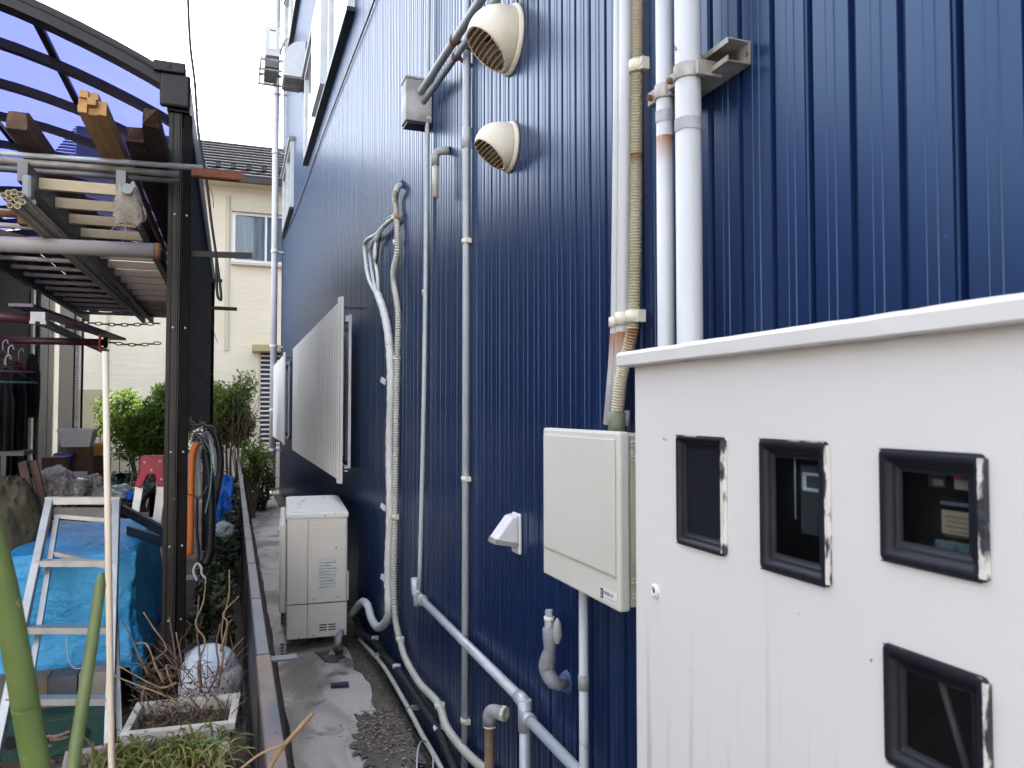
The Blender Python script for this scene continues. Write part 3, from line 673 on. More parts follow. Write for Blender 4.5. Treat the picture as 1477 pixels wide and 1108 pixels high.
# flap feet behind
MB().bx(D - .02, D - .002, eY0 - .03, eY0 + .004, ez0 - .006, ez0 + .02).build('mounting_foot', M_BOX, o)
def text_obj(txt, size, m, parent, loc, rot, sx=1, name='lettering'):
    cu = bpy.data.curves.new(name, 'FONT'); cu.body = txt; cu.size = size; cu.align_x = 'LEFT'; cu.extrude = .0002
    to = bpy.data.objects.new(name, cu); COL.objects.link(to)
    me = bpy.data.meshes.new_from_object(to.evaluated_get(bpy.context.evaluated_depsgraph_get()))
    bpy.data.objects.remove(to); me.materials.clear(); me.materials.append(m)
    q = parent
    while q.parent: q = q.parent
    ob = bpy.data.objects.new(name, me); COL.objects.link(ob); ob.parent = parent
    ob.location = Vector(loc) - (q.location if not q.get('local') else Vector((0, 0, 0))); ob.rotation_euler = rot; ob.scale = (sx, 1, 1); return ob
FACEX = (R(90), 0, R(-90))      # lettering that faces -x, reading towards -y
ly0 = at(867, 858, x=xe).y; lz = at(867, 862, x=xe).z
lab = MB().bx(xe - .0016, xe - .0004, eY0 + .007, ly0 + .0, ez0 + .012, ez0 + .036).build('maker_label', M_WHITEPL, lidv)
MB().bx(xe - .0022, xe - .0016, ly0 - .013, ly0 - .001, ez0 + .0135, ez0 + .0345).build('logo_block', M_INK, lidv)
text_obj('Z', .018, M_WHITEPL, lidv, (xe - .0026, ly0 - .003, ez0 + .0175), FACEX, .6)
text_obj('\u30a6\u30aa\u30eb\u30dc\u30c3\u30af\u30b9', .0085, M_INK, lidv, (xe - .0022, ly0 - .015, ez0 + .025), FACEX, .75)
MB().bx(xe - .0021, xe - .00165, eY0 + .010, ly0 - .016, ez0 + .0175, ez0 + .0195).build('small_print', M_BOXSIDE, lidv)

# pipe below box
xv = D - .04; yv = at(842, 1000, x=xv).y
o = thing('box_drop_pipe', 'pale blue grey pipe dropping from the bottom of the cream box to the ground', 'pipe', (xv, yv, 0))
MB().tube([(xv, yv, .02), (xv, yv, ez0 + .01)], .0115, 16).build('pipe', M_PIPEGREY, o)
z = at(843, 985, x=xv).z; MB().tube([(xv, yv, z - .018), (xv, yv, z + .018)], .0135, 16).build('coupling', M_GREYPVC, o)

# taped stub pipe
xs = D - .06
pth = [at(792, 905, x=xs-.01), at(793, 935, x=xs-.01), at(789, 965, x=xs-.01), at(800, 985, x=xs), at(818, 984, x=D)]
o = thing('taped_stub_pipe', 'stub pipe wrapped in grey tape with a silver valve tip, sticking out of the wall', 'pipe', pth[2])
sp = resample(smooth_path(pth, 10), .012)
MB().tube(sp, [.0165 + .0035 * math.sin(i * .9) * .5 + (.004 if 5 < i < 14 else 0) for i in range(len(sp))], 12).build('tape_wrap', M_GREYTAPE, o)
a = pth[0]
MB().tube([a, a + Vector((0, 0, .02))], .0125, 8, smooth=False).build('hex_fitting', M_GALV, o)
MB().tube([a + Vector((0, 0, .019)), a + Vector((0, 0, .028))], .014, 12).build('white_collar', M_WHITEPL, o)
MB().tube([a + Vector((0, 0, .028)), a + Vector((0, 0, .045))], .0105, 6, smooth=False).build('valve_tip', M_GALV, o)
bq = at(803, 905, x=xs)
MB().lathe(bq + Vector((0, -.004, -.02)), (0, 0, 1), [(.002, .045), (.011, .03), (.013, 0), (.006, -.02)], 8).build('tape_flap', mat('dusty_tape', (.28, .29, .28), .6), o)
q = at(818, 984, x=D)
MB().lathe((D, q.y, q.z), (-1, 0, 0), [(.032, 0), (.024, .014), (.015, .018)], 14).build('sealant', mat('blue_sealant_smear', (.03, .06, .2), .6, bump=.8, bscale=60), o)

# standing rusty pipe with elbow
xr = .76
q = at(706, 1075, x=xr)
o = thing('rusty_standpipe', 'rust brown standpipe with a grey elbow open towards the viewer, by the wall foot', 'pipe', (xr, q.y, 0))
ze = at(706, 1030, x=xr).z
MB().tube([(xr, q.y, .0), (xr, q.y, ze - .03)], .0155, 16).build('pipe', M_RUSTPIPE, o)
MB().tube([(xr, q.y, ze - .04), (xr, q.y, ze - .034)], .0195, 16).build('collar', M_WHITEPL, o)
el = fillet([(xr, q.y, ze - .033), (xr, q.y, ze + .012), (xr + .03, q.y - .038, ze + .012)], .03, 8)
MB().tube(el, .021, 18).build('elbow', M_GREYPVC, o)
e = Vector(el[-1]); d = (Vector(el[-1]) - Vector(el[-2])).normalized()
MB().lathe(e, d, [(.021, -.002), (.0235, 0), (.0235, .012), (.013, .0125), (.012, -.012), (0, -.012)], 8, smooth=False).build('threaded_mouth', M_BEIGEPIPE, o)
MB().lathe(e + d*.0002, d, [(.0119, -.008), (0, -.008)], 12).build('mouth_dark', M_DARKSLOT, o)

# black lagged pipe and thin beige conduit at wall foot
x3 = D - .03
pth = [at(548, 938, x=x3), at(570, 962, x=x3), at(588, 985, x=x3), at(610, 1018, x=x3), at(632, 1052, x=x3), at(648, 1090, x=x3), at(665, 1130, x=x3), at(690, 1190, x=x3)]
o = thing('black_lagged_pipe', 'black foam covered pipe along the wall foot held by white clips', 'pipe', pth[3])
MB().tube(smooth_path(pth, 8), .0165, 12).build('foam_lagging', M_BLACKFOAM, o)
for a in ((541, 920), (572, 961), (632, 1050)):
    q = at(*a, x=x3); px_clip(o, q, .018, h=.014, m=M_WHITEPL)
pth = [at(518, 922, x=x3-.02), at(540, 945, x=x3-.02), at(558, 968, x=x3-.02), at(588, 1020, x=x3-.02), at(608, 1058, x=x3-.02), at(632, 1100, x=x3-.02), at(655, 1145, x=x3-.02)]
o = thing('foot_conduit', 'thin beige conduit nearest the path, running along the wall foot', 'conduit', pth[3])
MB().tube(smooth_path(pth, 8), .0115, 12).build('conduit', M_BEIGEPIPE, o)
for a in ((543, 946), (590, 1024)):
    q = at(*a, x=x3-.02); MB().tube([q + Vector((0, .012, -.003)), q + Vector((0, -.012, .003))], .0145, 12).bx(q.x + .005, D - .002, q.y - .008, q.y + .008, q.z - .004, q.z + .018).build('clip', M_GREYPVC, o)
pth = [at(601, 1130, x=.6), at(602, 1090, x=.64), at(606, 1072, x=.7), at(614, 1070, x=.75), at(624, 1090, x=.76), at(624, 1130, x=.74)]
tag(MB().tube(smooth_path(pth, 8), .0035, 6).build('thin_hose', M_PIPEWHITE), 'thin white hose looped over the beige conduit at the wall foot', 'hose')
pth = [at(508, 880, x=.8), at(520, 912, x=.8), at(536, 922, x=.81), at(552, 938, x=x3)]
tag(MB().tube(smooth_path(pth, 6), .017, 10).build('drain_stub', M_BLACKFOAM), 'short black pipe curling behind the outdoor unit foot', 'pipe')

# ================================================================== SLAT PANELS OVER WINDOWS
def slat_panel(label, x, pxr, pxl, yt, yb, n_off, fat):
    yr = at(pxr, 560, x=x).y; yl = at(pxl, 560, x=x).y
    z1 = at(pxr, yt, x=x).z; z0 = at(pxr, yb, x=x).z
    t = thing('slat_screen', label, 'window screen', (D, yr, z0), 'white slat screens hung in front of the ground floor windows')
    pitch = .098; w_ = .088
    sm_ = MB().bx(-.009, .009, 0, w_, 0, z1 - z0)
    sm_.bx(-.014, -.0092, w_*.42, w_*.58, 0, z1 - z0)
    me = sm_.mesh('slat', M_SHUTTER)
    n_ = int((yl - yr) / pitch)
    for i in range(n_):
        s_ = inst(me, 'slat', t, (x - D, pitch * i, -.004 if i else -.03))
        s_.rotation_euler.z = R(8)
        if i == 0: s_.scale.z = 1.05
    MB().bx(x + .022, x + .045, yr, yl, z1 - .14, z1 - .10).bx(x + .022, x + .045, yr, yl, z0 + .05, z0 + .09).build('rail', M_WINFRAME, t)
    MB().bx(x + .046, x + .064, yr + .01, yr + .03, z0 + .06, z1 - .09).build('side_post', M_WINFRAME, t)
    for zz in (z1 - .05, z0 + .06):
        MB().bx(x + .012, D, yr + .0, yr + .02, zz, zz + .012).build('bracket', M_BLACKTRIM, t)
    MB().bx(D - .03, D - .001, yr + .7, yl - .05, z0 + .08, z1 - .14).build('window_frame', M_GREYPVC, t)
    MB().bx(D - .034, D - .031, yr + .74, yl - .09, z0 + .12, z1 - .18).build('pane', M_PANE, t)
slat_panel('large white vertical slat screen standing off the blue wall above the outdoor unit', .70, 493, 424, 435, 692, 0, 0)
slat_panel('small white slat screen further along the wall, near the downpipe', .71, 411, 394.5, 512, 639, 0, 0)

# ================================================================== AC OUTDOOR UNIT
acY = 5.02; acx0, acx1 = .33, .70; zbot, ztop = .12, .905
ac = thing('outdoor_unit', 'beige air conditioner outdoor unit standing on the path against the blue wall', 'air conditioner', (acx0, acY, 0), rz=R(-3.5)); ac['local'] = True
W_, L_ = acx1 - acx0, .98; H_ = ztop - zbot
MB().bx(0, W_, .0, L_, zbot, ztop - .03).build('casing', M_AC, ac, bevel=.008)
MB().bx(-.008, W_ + .008, -.008, L_ + .008, ztop - .04, ztop).build('lid', M_ACLID, ac, bevel=.012)
MB().bx(.02, W_ - .02, .02, L_ - .02, ztop + .0005, ztop + .004).build('lid_recess', M_ACLID, ac, bevel=.003)
MB().bx(-.045, -.006, .03, L_ - .03, zbot + .16, ztop - .07).build('fan_grille', M_AC, ac, bevel=.012)
gr = MB()
for k in range(8): gr.bx(-.05, -.046, .25, .85, zbot + .22 + k*.06, zbot + .225 + k*.06)
gr.build('grille_bars', M_AC, ac)
y_ = -.0035
MB().bx(.125, .1275, y_, .001, zbot, ztop - .042).build('panel_seam', M_DARKSLOT, ac)
MB().bx(.002, W_ - .002, y_, .001, zbot + .215, zbot + .218).build('lower_seam', M_DARKSLOT, ac)
MB().bx(.14, W_ - .012, -.005, .0, zbot + .222, ztop - .06).build('service_cover', M_AC, ac, bevel=.004)
MB().bx(.16, W_ - .055, -.0075, -.005, ztop - .10, ztop - .094).build('handle_ridge', M_AC, ac)
MB().bx(.14, W_ - .012, -.005, .0, zbot + .008, zbot + .212).build('lower_cover', M_AC, ac, bevel=.004)
MB().bx(.035, .1, -.005, .0, zbot + .05, zbot + .195).build('valve_cover', M_AC, ac, bevel=.006)
MB().bx(.19, W_ - .07, -.0062, -.0052, zbot + .30, zbot + .50).build('rating_label', M_LABEL, ac)
tx = MB()
for k in range(9): tx.bx(.20, .2 + random.uniform(.05, .1), -.0068, -.0062, zbot + .315 + k*.019, zbot + .3175 + k*.019)
tx.build('label_print', M_INK, ac)
sl = MB()
for c_ in range(2):
    for k in range(3):
        sl.bx(.2 + c_*.055, .245 + c_*.055, -.0062, -.0052, zbot + .045 + k*.016, zbot + .052 + k*.016)
sl.build('vent_slots', M_DARKSLOT, ac)
for (a, b_) in ((.165, .245), (.31, .25), (.165, .02), (.31, .02), (.075, .015), (.3, .56), (.3, .43), (.23, H_ - .02)):
    MB().tube([(a, -.0085, zbot + b_), (a, -.004, zbot + b_)], .0055, 8).build('screw', M_STEEL, ac)
MB().bx(W_, W_ + .012, .01, .05, zbot + .22, zbot + .4).build('pipe_cover', M_BOX, ac, bevel=.004)
for (a, yy_) in ((.0, .10), (W_ - .04, .10), (.0, .82), (W_ - .04, .82)):
    f = MB().bx(a - .035, a + .0, yy_ - .14, yy_ + .06, .04, zbot).build('foot', M_GALV, ac)
    h_ = MB()
    for k in range(4): h_.bx(a - .03, a - .012, yy_ - .1415, yy_ - .1402, .048 + k*.018, .056 + k*.018)
    h_.build('foot_holes', M_DARKSLOT, f)
q = at(488, 905, x=.6)
tag(MB().tube(smooth_path([at(492, 912, x=.66), at(488, 925, x=.62), at(482, 938, z=.045), at(478, 945, z=.042)], 6), [.02]*19, 10).build('drain_hose', mat('grey_drain', (.3, .33, .36), .4)), 'short grey drain hose under the outdoor unit dripping on the path', 'hose')
tag(MB().tube(smooth_path([at(425, 915, x=.4), at(427, 930, z=.06), at(418, 940, z=.045), at(404, 950, z=.04)], 6), .004, 6).build('yellow_wire', mat('yellow_wire', (.5, .32, .08), .5)), 'thin yellow wire lying under the outdoor unit', 'wire')

# path litter
q = at(490, 988, z=.045)
tag(MB().prism([(-.05, -.012), (.045, -.02), (.05, .015), (-.048, .018)], lambda p: (q.x + p[0], q.y + p[1]*1.6, .042), lambda p: (q.x + p[0], q.y + p[1]*1.6, .052)).build('slate_chip', M_SLATE), 'small dark blue flat chip lying on the concrete path', 'chip')
def scatter(name, n_, cen, sx_, sy_, z, size, m, label, cat=None):
    b_ = MB()
    for i in range(n_):
        x = cen[0] + random.gauss(0, sx_); y = cen[1] + random.gauss(0, sy_)
        if x > .83: x = .83 - random.random() * .05
        s_ = size * random.uniform(.5, 1.4)
        Mx = Matrix.Translation((x, y, z + random.uniform(0, .012))) @ Matrix.Rotation(random.uniform(0, 6.3), 4, 'Z') @ Matrix.Rotation(random.uniform(-.5, .5), 4, 'X')
        vs = [Mx @ Vector(v) for v in ((-s_, -s_*.35, 0), (s_, -s_*.2, .2*s_), (s_*.9, s_*.35, 0), (-s_*.6, s_*.45, .15*s_))]
        b_.add(vs, [(0, 1, 2, 3)])
    return tag(b_.build(name, m), label, cat, kind='stuff')
q = at(545, 1060, z=.04); scatter('leaf_litter', 420, (q.x + .02, q.y), .075, .15, .045, .0085, M_LITTER, 'brown dead leaf litter on the damp part of the path')
m_dirt = mat('wet_grime', (.09, .078, .066), .8, col2=(.16, .14, .12), scale=20, bump=.8)
def patch(cx, cy, rx, ry, z, m, name, label, sd):
    vs = [(cx, cy, z + .001)]; n_ = 140
    for i in range(n_):
        a = 2*math.pi*i/n_; k = 1 + .5 * noise.noise(Vector((math.cos(a)*1.5, math.sin(a)*1.5, sd))) + .35 * noise.noise(Vector((math.cos(a)*6, math.sin(a)*6, sd))) + .2 * noise.noise(Vector((math.cos(a)*18, math.sin(a)*18, sd)))
        vs.append((min(cx + rx*k*math.cos(a), .8), cy + ry*k*math.sin(a), z))
    o = MB().add(vs, [(0, i+1, (i+1) % n_ + 1) for i in range(n_)], True).build(name, m); tag(o, label, kind='structure'); return o
patch(q.x + .03, q.y - .1, .15, .30, .043, m_dirt, 'grime_patch', 'dark damp grime patch on the path', 2)
q2 = at(478, 945, z=.04); patch(q2.x, q2.y, .07, .14, .0435, m_dirt, 'grime_patch', 'dark wet stain under the drain hose', 7)
q = at(570, 975, z=.03); scatter('gravel_margin_pebbles', 500, (.76, 3.6), .03, 1.2, .02, .007, mat('pebble', (.3, .27, .22), .9, col2=(.12, .1, .08), scale=40), 'small stones and mortar crumbs along the wall foot')

# ================================================================== WHITE METER CABINET
xc = .62; yL = 1.115; yR = -.55; ct, cb = 1.622, .03
cab = thing('meter_cabinet', 'white painted steel meter cabinet with black-edged windows filling the lower right', 'cabinet', (xc, .5, cb))
wins = []
for (a, b_, t_, bt, tilt) in ((977, 1047, 627, 803, 0), (1097, 1196, 632, 848, 0), (1270, 1423, 646, 842, 0), (1276, 1427, 925, 1120, 0)):
    y1 = at(a, t_, x=xc).y; y0 = at(b_, t_, x=xc).y
    z1 = at(a, t_, x=xc).z; z0 = at(b_, bt, x=xc).z
    if a == 1276: z0 = z1 - .118
    wins.append((y0, y1, z0, z1))
ys = sorted({yR, yL} | {w_[0] + .008 for w_ in wins} | {w_[1] - .008 for w_ in wins}); zs = sorted({cb, ct} | {w_[2] + .008 for w_ in wins} | {w_[3] - .008 for w_ in wins})
f = MB()
for i in range(len(ys) - 1):
    for j in range(len(zs) - 1):
        cy_, cz_ = (ys[i] + ys[i+1]) / 2, (zs[j] + zs[j+1]) / 2
        if any(w_[0] + .008 < cy_ < w_[1] - .008 and w_[2] + .008 < cz_ < w_[3] - .008 for w_ in wins): continue
        f.add([(xc, ys[i], zs[j]), (xc, ys[i+1], zs[j]), (xc, ys[i+1], zs[j+1]), (xc, ys[i], zs[j+1])], [(3, 2, 1, 0)])
f.build('front_panel', M_CAB, cab)
MB().bx(xc + .0005, .80, yL - .003, yL, cb, ct).bx(xc + .0005, .80, yR, yR + .003, cb, ct).build('side_panel', M_CAB, cab)
MB().bx(.797, .80, yR + .004, yL - .004, cb, ct).build('back_panel', M_DARKCORE, cab)
MB().bx(xc + .002, .796, yR + .004, yL - .004, ct - .006, ct - .002).build('inner_roof', M_DARKCORE, cab)
# coping lid
cop = MB()
ny = 60; x0 = xc - .022; x1 = .805
prof = [(x0 + .003, ct), (x0, ct + .002), (x0 - .0005, ct + .018), (x0 + .004, ct + .0235), (x1, ct + .026), (x1, ct)]
for a, b_ in ((yR, yL + .024),):
    vs = []; 
    for j in range(ny + 1):
        y = a + (b_ - a) * j / ny
        for k, (px_, pz_) in enumerate(prof):
            w_ = .0006 * noise.noise(Vector((y * 60, k * 3.1, 0))) + .0005 * noise.noise(Vector((y * 15, k, 4)))
            vs.append((px_ + w_, y, pz_ + w_ * 1.4))
    n_ = len(prof)
    fs = [(j*n_+k, j*n_+(k+1) % n_, (j+1)*n_+(k+1) % n_, (j+1)*n_+k) for j in range(ny) for k in range(n_)]
    fs += [tuple(range(n_)), tuple(reversed(range(ny*n_, ny*n_+n_)))]
    cop.add(vs, fs)
cop.build('coping_lid', M_CAB, cab)
def rrect(y0, y1, z0, z1, r, n_=5):
    out = []
    for cy_, cz_, a0 in ((y1 - r, z1 - r, 0), (y0 + r, z1 - r, 90), (y0 + r, z0 + r, 180), (y1 - r, z0 + r, 270)):
        for k in range(n_ + 1):
            a = R(a0 + 90 * k / n_); out.append((cy_ + r * math.cos(a), cz_ + r * math.sin(a)))
    return out
def ring(b_, loops):
    n_ = len(loops[0][1]); vs = []
    for x, lp in loops: vs += [(x, p[0], p[1]) for p in lp]
    b_.add(vs, [(i*n_+k, i*n_+(k+1) % n_, (i+1)*n_+(k+1) % n_, (i+1)*n_+k) for i in range(len(loops)-1) for k in range(n_)], True)
LAB = ['left-hand narrow window, paint smeared over its seal', 'second window, tall, with a grey device behind', 'wide upper right window showing notices inside', 'lower right window with an inclined pipe inside']
for wi, (y0, y1, z0, z1) in enumerate(wins):
    wf = .0145 if wi else .011
    b_ = MB()
    def lp(d, r): return rrect(y0 + d, y1 - d, z0 + d, z1 - d, max(r, .0015))
    ring(b_, [(xc - .0004, lp(0, .006)), (xc - .0035, lp(.0008, .006)), (xc - .0048, lp(.003, .005)), (xc - .0048, lp(wf - .006, .004)), (xc - .002, lp(wf - .003, .004)), (xc + .003, lp(wf - .001, .003)), (xc + .0012, lp(wf + .0015, .003)), (xc + .0035, lp(wf + .002, .002)), (xc + .0045, lp(wf + .008, .002))])
    wo_ = b_.build('window_gasket', M_RUBBER, cab); wo_['label'] = LAB[wi]
    # paint left on the outer bead: right side and bottom edge
    e = MB()
    wd = (.0065, .003, .0055, .0035)[wi]
    def wob(a, k): return .0009 * noise.noise(Vector((a * 260, k, wi)))
    N = 40
    for k in range(N):
        za, zb_ = z0 + .004 + (z1 - z0 - .008) * k / N, z0 + .004 + (z1 - z0 - .008) * (k + 1) / N
        wa, wb = wd + wob(za, 1) , wd + wob(zb_, 1)
        e.add([(xc - .0053, y0 - .0006 , za), (xc - .0053, y0 + wa, za), (xc - .0053, y0 + wb, zb_), (xc - .0053, y0 - .0006, zb_), (xc - .0004, y0 - .002, za), (xc - .0004, y0 - .002, zb_)], [(0, 1, 2, 3), (0, 3, 5, 4)])
    e.build('chipped_paint_edge', M_CHIP, wo_)
    e = MB(); e2 = MB()
    for k in range(30):
        ya_, yb2 = y0 + .003 + (y1 - y0 - .006) * k / 30, y0 + .003 + (y1 - y0 - .006) * (k + 1) / 30
        wa = .0015 + wob(ya_, 5) * 1.2; wb = .0015 + wob(yb2, 5) * 1.2
        for zz, s_ in ((z0, 1), (z1, -1)):
            (e if s_ > 0 else e2).add([(xc - .0052, ya_, zz), (xc - .0052, ya_, zz + s_ * wa), (xc - .0052, yb2, zz + s_ * wb), (xc - .0052, yb2, zz)], [(0, 1, 2, 3)])
    e.build('paint_smear', M_CHIP2, wo_); e2.build('paint_smear', M_CHIP2, wo_)
    MB().bx(xc + .0050, xc + .0058, y0 + wf + .005, y1 - wf - .005, z0 + wf + .005, z1 - wf - .005).build('pane', M_GLASS if wi else mat('soot_black_pane', (.012, .013, .018), .18), wo_)
# inside the cabinet (things seen behind the panes)
y0, y1, z0, z1 = wins[1]
q = at(1166, 697, x=xc + .011)
dev = thing('meter', 'small grey meter with a white framed display behind the second cabinet window', 'meter', (xc + .06, q.y, q.z - .04))
MB().bx(xc + .0155, xc + .05, q.y - .03, q.y + .018, q.z - .06, q.z + .02).build('meter_body', mat('dark_meter', (.05, .055, .06), .5), dev)
ring_ = MB(); 
ring(ring_, [(xc + .0125, rrect(q.y - .02, q.y + .012, q.z - .010, q.z + .012, .003)), (xc + .0105, rrect(q.y - .018, q.y + .010, q.z - .008, q.z + .010, .003)), (xc + .0150, rrect(q.y - .016, q.y + .008, q.z - .006, q.z + .008, .002))])
ring_.build('display_frame', M_WHITEPL, dev)
q = at(1147, 700, x=xc + .012)
tag(MB().tube([(xc + .012, q.y, q.z - .04), (xc + .012, q.y, q.z + .05)], .0011, 6).build('cable', M_PIPEGREY), 'thin pale cable hanging behind the second cabinet window', 'cable')
def card(pxa, pya, pxb, pyb, x, m, name, label, cat, th=.002):
    a, b_ = at(pxa, pya, x=x), at(pxb, pyb, x=x)
    t = thing(name, label, cat, (x, (a.y + b_.y)/2, min(a.z, b_.z)))
    bd = MB().bx(x, x + th, min(a.y, b_.y), max(a.y, b_.y), min(a.z, b_.z), max(a.z, b_.z)).build('card', m, t); return t, a, b_
xi = xc + .016
M_PAPER = mat('yellowed_paper', (.42, .33, .2), .8, col2=(.5, .42, .28), scale=20)
t, a, b_ = card(1376, 673, 1402, 708, xi, mat('cream_switch', (.42, .38, .27), .5), 'breaker_switch', 'cream breaker with a red button behind the upper right cabinet window', 'switch', .02)
MB().bx(xi - .008, xi - .0002, b_.y + .004, a.y - .006, a.z - .011, a.z - .003).build('button', M_RED, t)
t, a, b_ = card(1358, 735, 1403, 776, xi, M_PAPER, 'paper_notice', 'yellowed paper notice behind the upper right cabinet window', 'notice')
for k in range(6):
    MB().bx(xi - .0006, xi - .0001, b_.y + .003, a.y - .004 - .003*(k % 2), a.z - .006 - k*.0045, a.z - .0052 - k*.0045).build('print_line', mat('faint_print', (.2, .13, .08), .8), t)
t, a, b_ = card(1356, 722, 1402, 733, xi, mat('grey_strip', (.16, .17, .2), .5), 'number_strip', 'grey strip of stamped digits above the paper notice in the cabinet', 'plate')
text_obj('28058 534', .0062, M_INK, t, (xi - .0004, a.y - .001, b_.z + .003), FACEX, .95)
t, a, b_ = card(1349, 778, 1403, 803, xi, mat('pale_teal_plate', (.16, .24, .26), .4), 'teal_plate', 'pale teal plate with a four-dot mark at the bottom of the upper right window', 'plate', .004)
cyx = (a.y * .42 + b_.y * .58); czx = (a.z + b_.z) / 2 + .0
for dy, dz in ((.0022, 0), (-.0022, 0), (0, .0022), (0, -.0022)):
    MB().bx(xi - .0006, xi - .0001, cyx + dy - .0009, cyx + dy + .0009, czx + dz - .0009, czx + dz + .0009).build('mark_dot', M_INK, t)
MB().tube([(xi - .0008, a.y - .004, a.z - .004), (xi - .0001, a.y - .004, a.z - .004)], .001, 6).build('screw_hole', M_INK, t)
t, a, b_ = card(1339, 676, 1362, 704, xc + .045, mat('dim_label', (.14, .14, .13), .6), 'meter_label', 'dim grey label left of the red button inside the cabinet', 'label')
MB().bx(xc + .044, xc + .0449, b_.y + .001, a.y - .006, b_.z + .002, b_.z + .008).build('white_strip', M_LABEL, t)
pa, pb = at(1345, 940, x=xc + .05), at(1395, 1110, x=xc + .05)
tag(MB().tube([pa + (pa - pb) * .2, pb + (pb - pa) * .2], .0035, 8).build('inclined_pipe', M_GREYPVC), 'thin grey pipe slanting behind the lower right cabinet window', 'pipe')
pa, pb = at(1345, 1035, x=xc + .07), at(1400, 985, x=xc + .07)
tag(MB().tube([pa, pb], .0008, 5).build('cracked_wire', M_RUST), 'fine reddish wire crossing behind the lower right cabinet window', 'wire')
# lock knob
q = at(946, 852, x=xc)
kn = MB().lathe((xc, q.y, q.z), (-1, 0, 0), [(.0105, 0), (.0105, .004), (.008, .0055), (.006, .0055), (.0055, .003), (0, .003)], 20).build('lock_ring', M_CAB, cab)
MB().bx(xc - .0045, xc - .0032, q.y - .0012, q.y + .0012, q.z - .0032, q.z + .0032).build('keyhole', M_INK, kn)

# ================================================================== DOWNPIPE, WALL HUNG UNIT, BAY HOOD AT THE FAR END
yD = 14.6
q = at(393, 400, y=yD)
M_DP = mat('downpipe_lilac_white', (.68, .67, .69), .45, col2=(.6, .59, .62), scale=2)
o = thing('downpipe', 'pale grey downpipe rising full height at the far corner of the blue building', 'downpipe', (q.x, yD, 0))
pa = at(391.5, 698, y=yD); pb = at(401, -10, y=yD)
ux = (pb.x + pa.x) / 2
MB().tube([(ux, yD, .1), (ux, yD, 10.5)], .057, 16).build('pipe', M_DP, o)
for py in (135, 220, 363, 500, 592, 650):
    z = at(392, py, y=yD).z
    MB().tube([(ux, yD, z - .03), (ux, yD, z + .03)], .066, 16).bx(ux, D, yD - .012, yD + .012, z - .012, z + .012).build('collar', M_DP, o)
yU = 13.2
a, b_ = at(383, 37, y=yU), at(404, 82, y=yU)
o = thing('hung_outdoor_unit', 'small air conditioner outdoor unit hung on brackets high at the far corner', 'air conditioner', ((a.x + b_.x)/2, yU, b_.z))
MB().bx(a.x, b_.x, yU, yU + .8, b_.z, a.z).build('casing', M_WHITEPL, o, bevel=.01)
MB().bx(a.x + .06, b_.x - .05, yU - .008, yU - .001, b_.z + .1, a.z - .05).build('service_cover', M_SHUTTER, o)
MB().bx(a.x + .07, b_.x - .07, yU - .012, yU - .008, a.z - .075, a.z - .06).build('grip', M_DARKSLOT, o)
z0 = at(395, 100, y=yU).z
fr = MB()
for yy_ in (yU + .08, yU + .7):
    fr.bx(a.x - .08, D, yy_ - .02, yy_ + .02, b_.z - .06, b_.z - .02).bx(a.x - .1, D, yy_ - .02, yy_ + .02, z0, z0 + .03)
    fr.bx(a.x - .08, a.x - .05, yy_ - .02, yy_ + .02, z0 + .03, b_.z - .06).bx(D - .05, D - .01, yy_ - .02, yy_ + .02, z0 + .03, b_.z - .06)
fr.bx(a.x - .08, a.x - .05, yU + .1, yU + .68, b_.z - .055, b_.z - .025)
fr.build('bracket', M_STEEL, o)
MB().bx(a.x, b_.x - .02, yU + .02, yU + .7, z0 + .04, b_.z - .07).build('spare_tray', M_ALUDULL, o)
MB().tube(smooth_path([(b_.x, yU + .1, b_.z + .08), (D - .12, yU - .05, b_.z + .22), (D - .05, yU - .1, b_.z + .3), (D - .02, yU - .1, b_.z + .1), (D - .06, yU - .05, b_.z - .15)], 6), .022, 8).build('refrigerant_line', M_TAPE, o)
yH = 10.3
a, b_ = at(409, 70, y=yH), at(440, 123, y=yH)
o = thing('range_hood_vent', 'large cream boxy exhaust hood beside the wide upper window', 'vent hood', (D, yH, b_.z))
hw = D - at(409, 110, y=yH).x; ht = at(430, 70, y=yH).z - at(430, 123, y=yH).z; zb = at(425, 110, y=yH).z
poly = [(0, 0), (hw, 0)] + [(hw * math.cos(R(k*9)), .42*ht + (.58 * ht) * math.sin(R(k*9))) for k in range(0, 10)] + [(0, ht)]
MB().prism(poly, lambda p: (D - p[0], yH, zb + p[1]), lambda p: (D - p[0], yH + .5, zb + p[1])).build('hood', M_STYRO, o)
MB().bx(D - hw + .02, D - .03, yH + .02, yH + .48, zb - .02, zb - .001).build('filter_mouth', M_GREYBOX, o)

# ================================================================== BOUNDARY FENCE (metal)
xfn = .098; zf = .80
o = thing('boundary_fence', 'low dark metal fence with a flat worn top rail dividing yard and path', 'fence', (xfn, 3, 0))
ysplit = at(388, 944, z=zf).y
MB().bx(xfn - .020, xfn + .019, ysplit, 14.5, zf - .03, zf).build('top_rail', M_RAIL, o, bevel=.003)
r2 = MB().bx(xfn - .022, xfn + .021, .6, ysplit - .004, zf - .032, zf + .002).build('top_rail', M_RAILRUST, o, bevel=.003); r2['label'] = 'near rail with its paint flaking to tan'
MB().bx(xfn + .023, xfn + .10, ysplit - .025, ysplit + .02, zf - .018, zf - .012).build('corner_bracket', M_RAIL, o)
for k in range(14):
    y = ysplit + .004 + k * .75
    MB().bx(xfn - .0212, xfn + .0202, y, y + .008, zf - .033, zf + .0015).build('rail_joint', M_BLACKTRIM, o)
bme = MB().bx(-.006, .006, 0, .022, 0, zf - .06).mesh('baluster', M_FENCE)
for k in range(150):
    y = .7 + k * .09
    if y > 14.3: break
    inst(bme, 'baluster', o, (0, y - 3, .03))
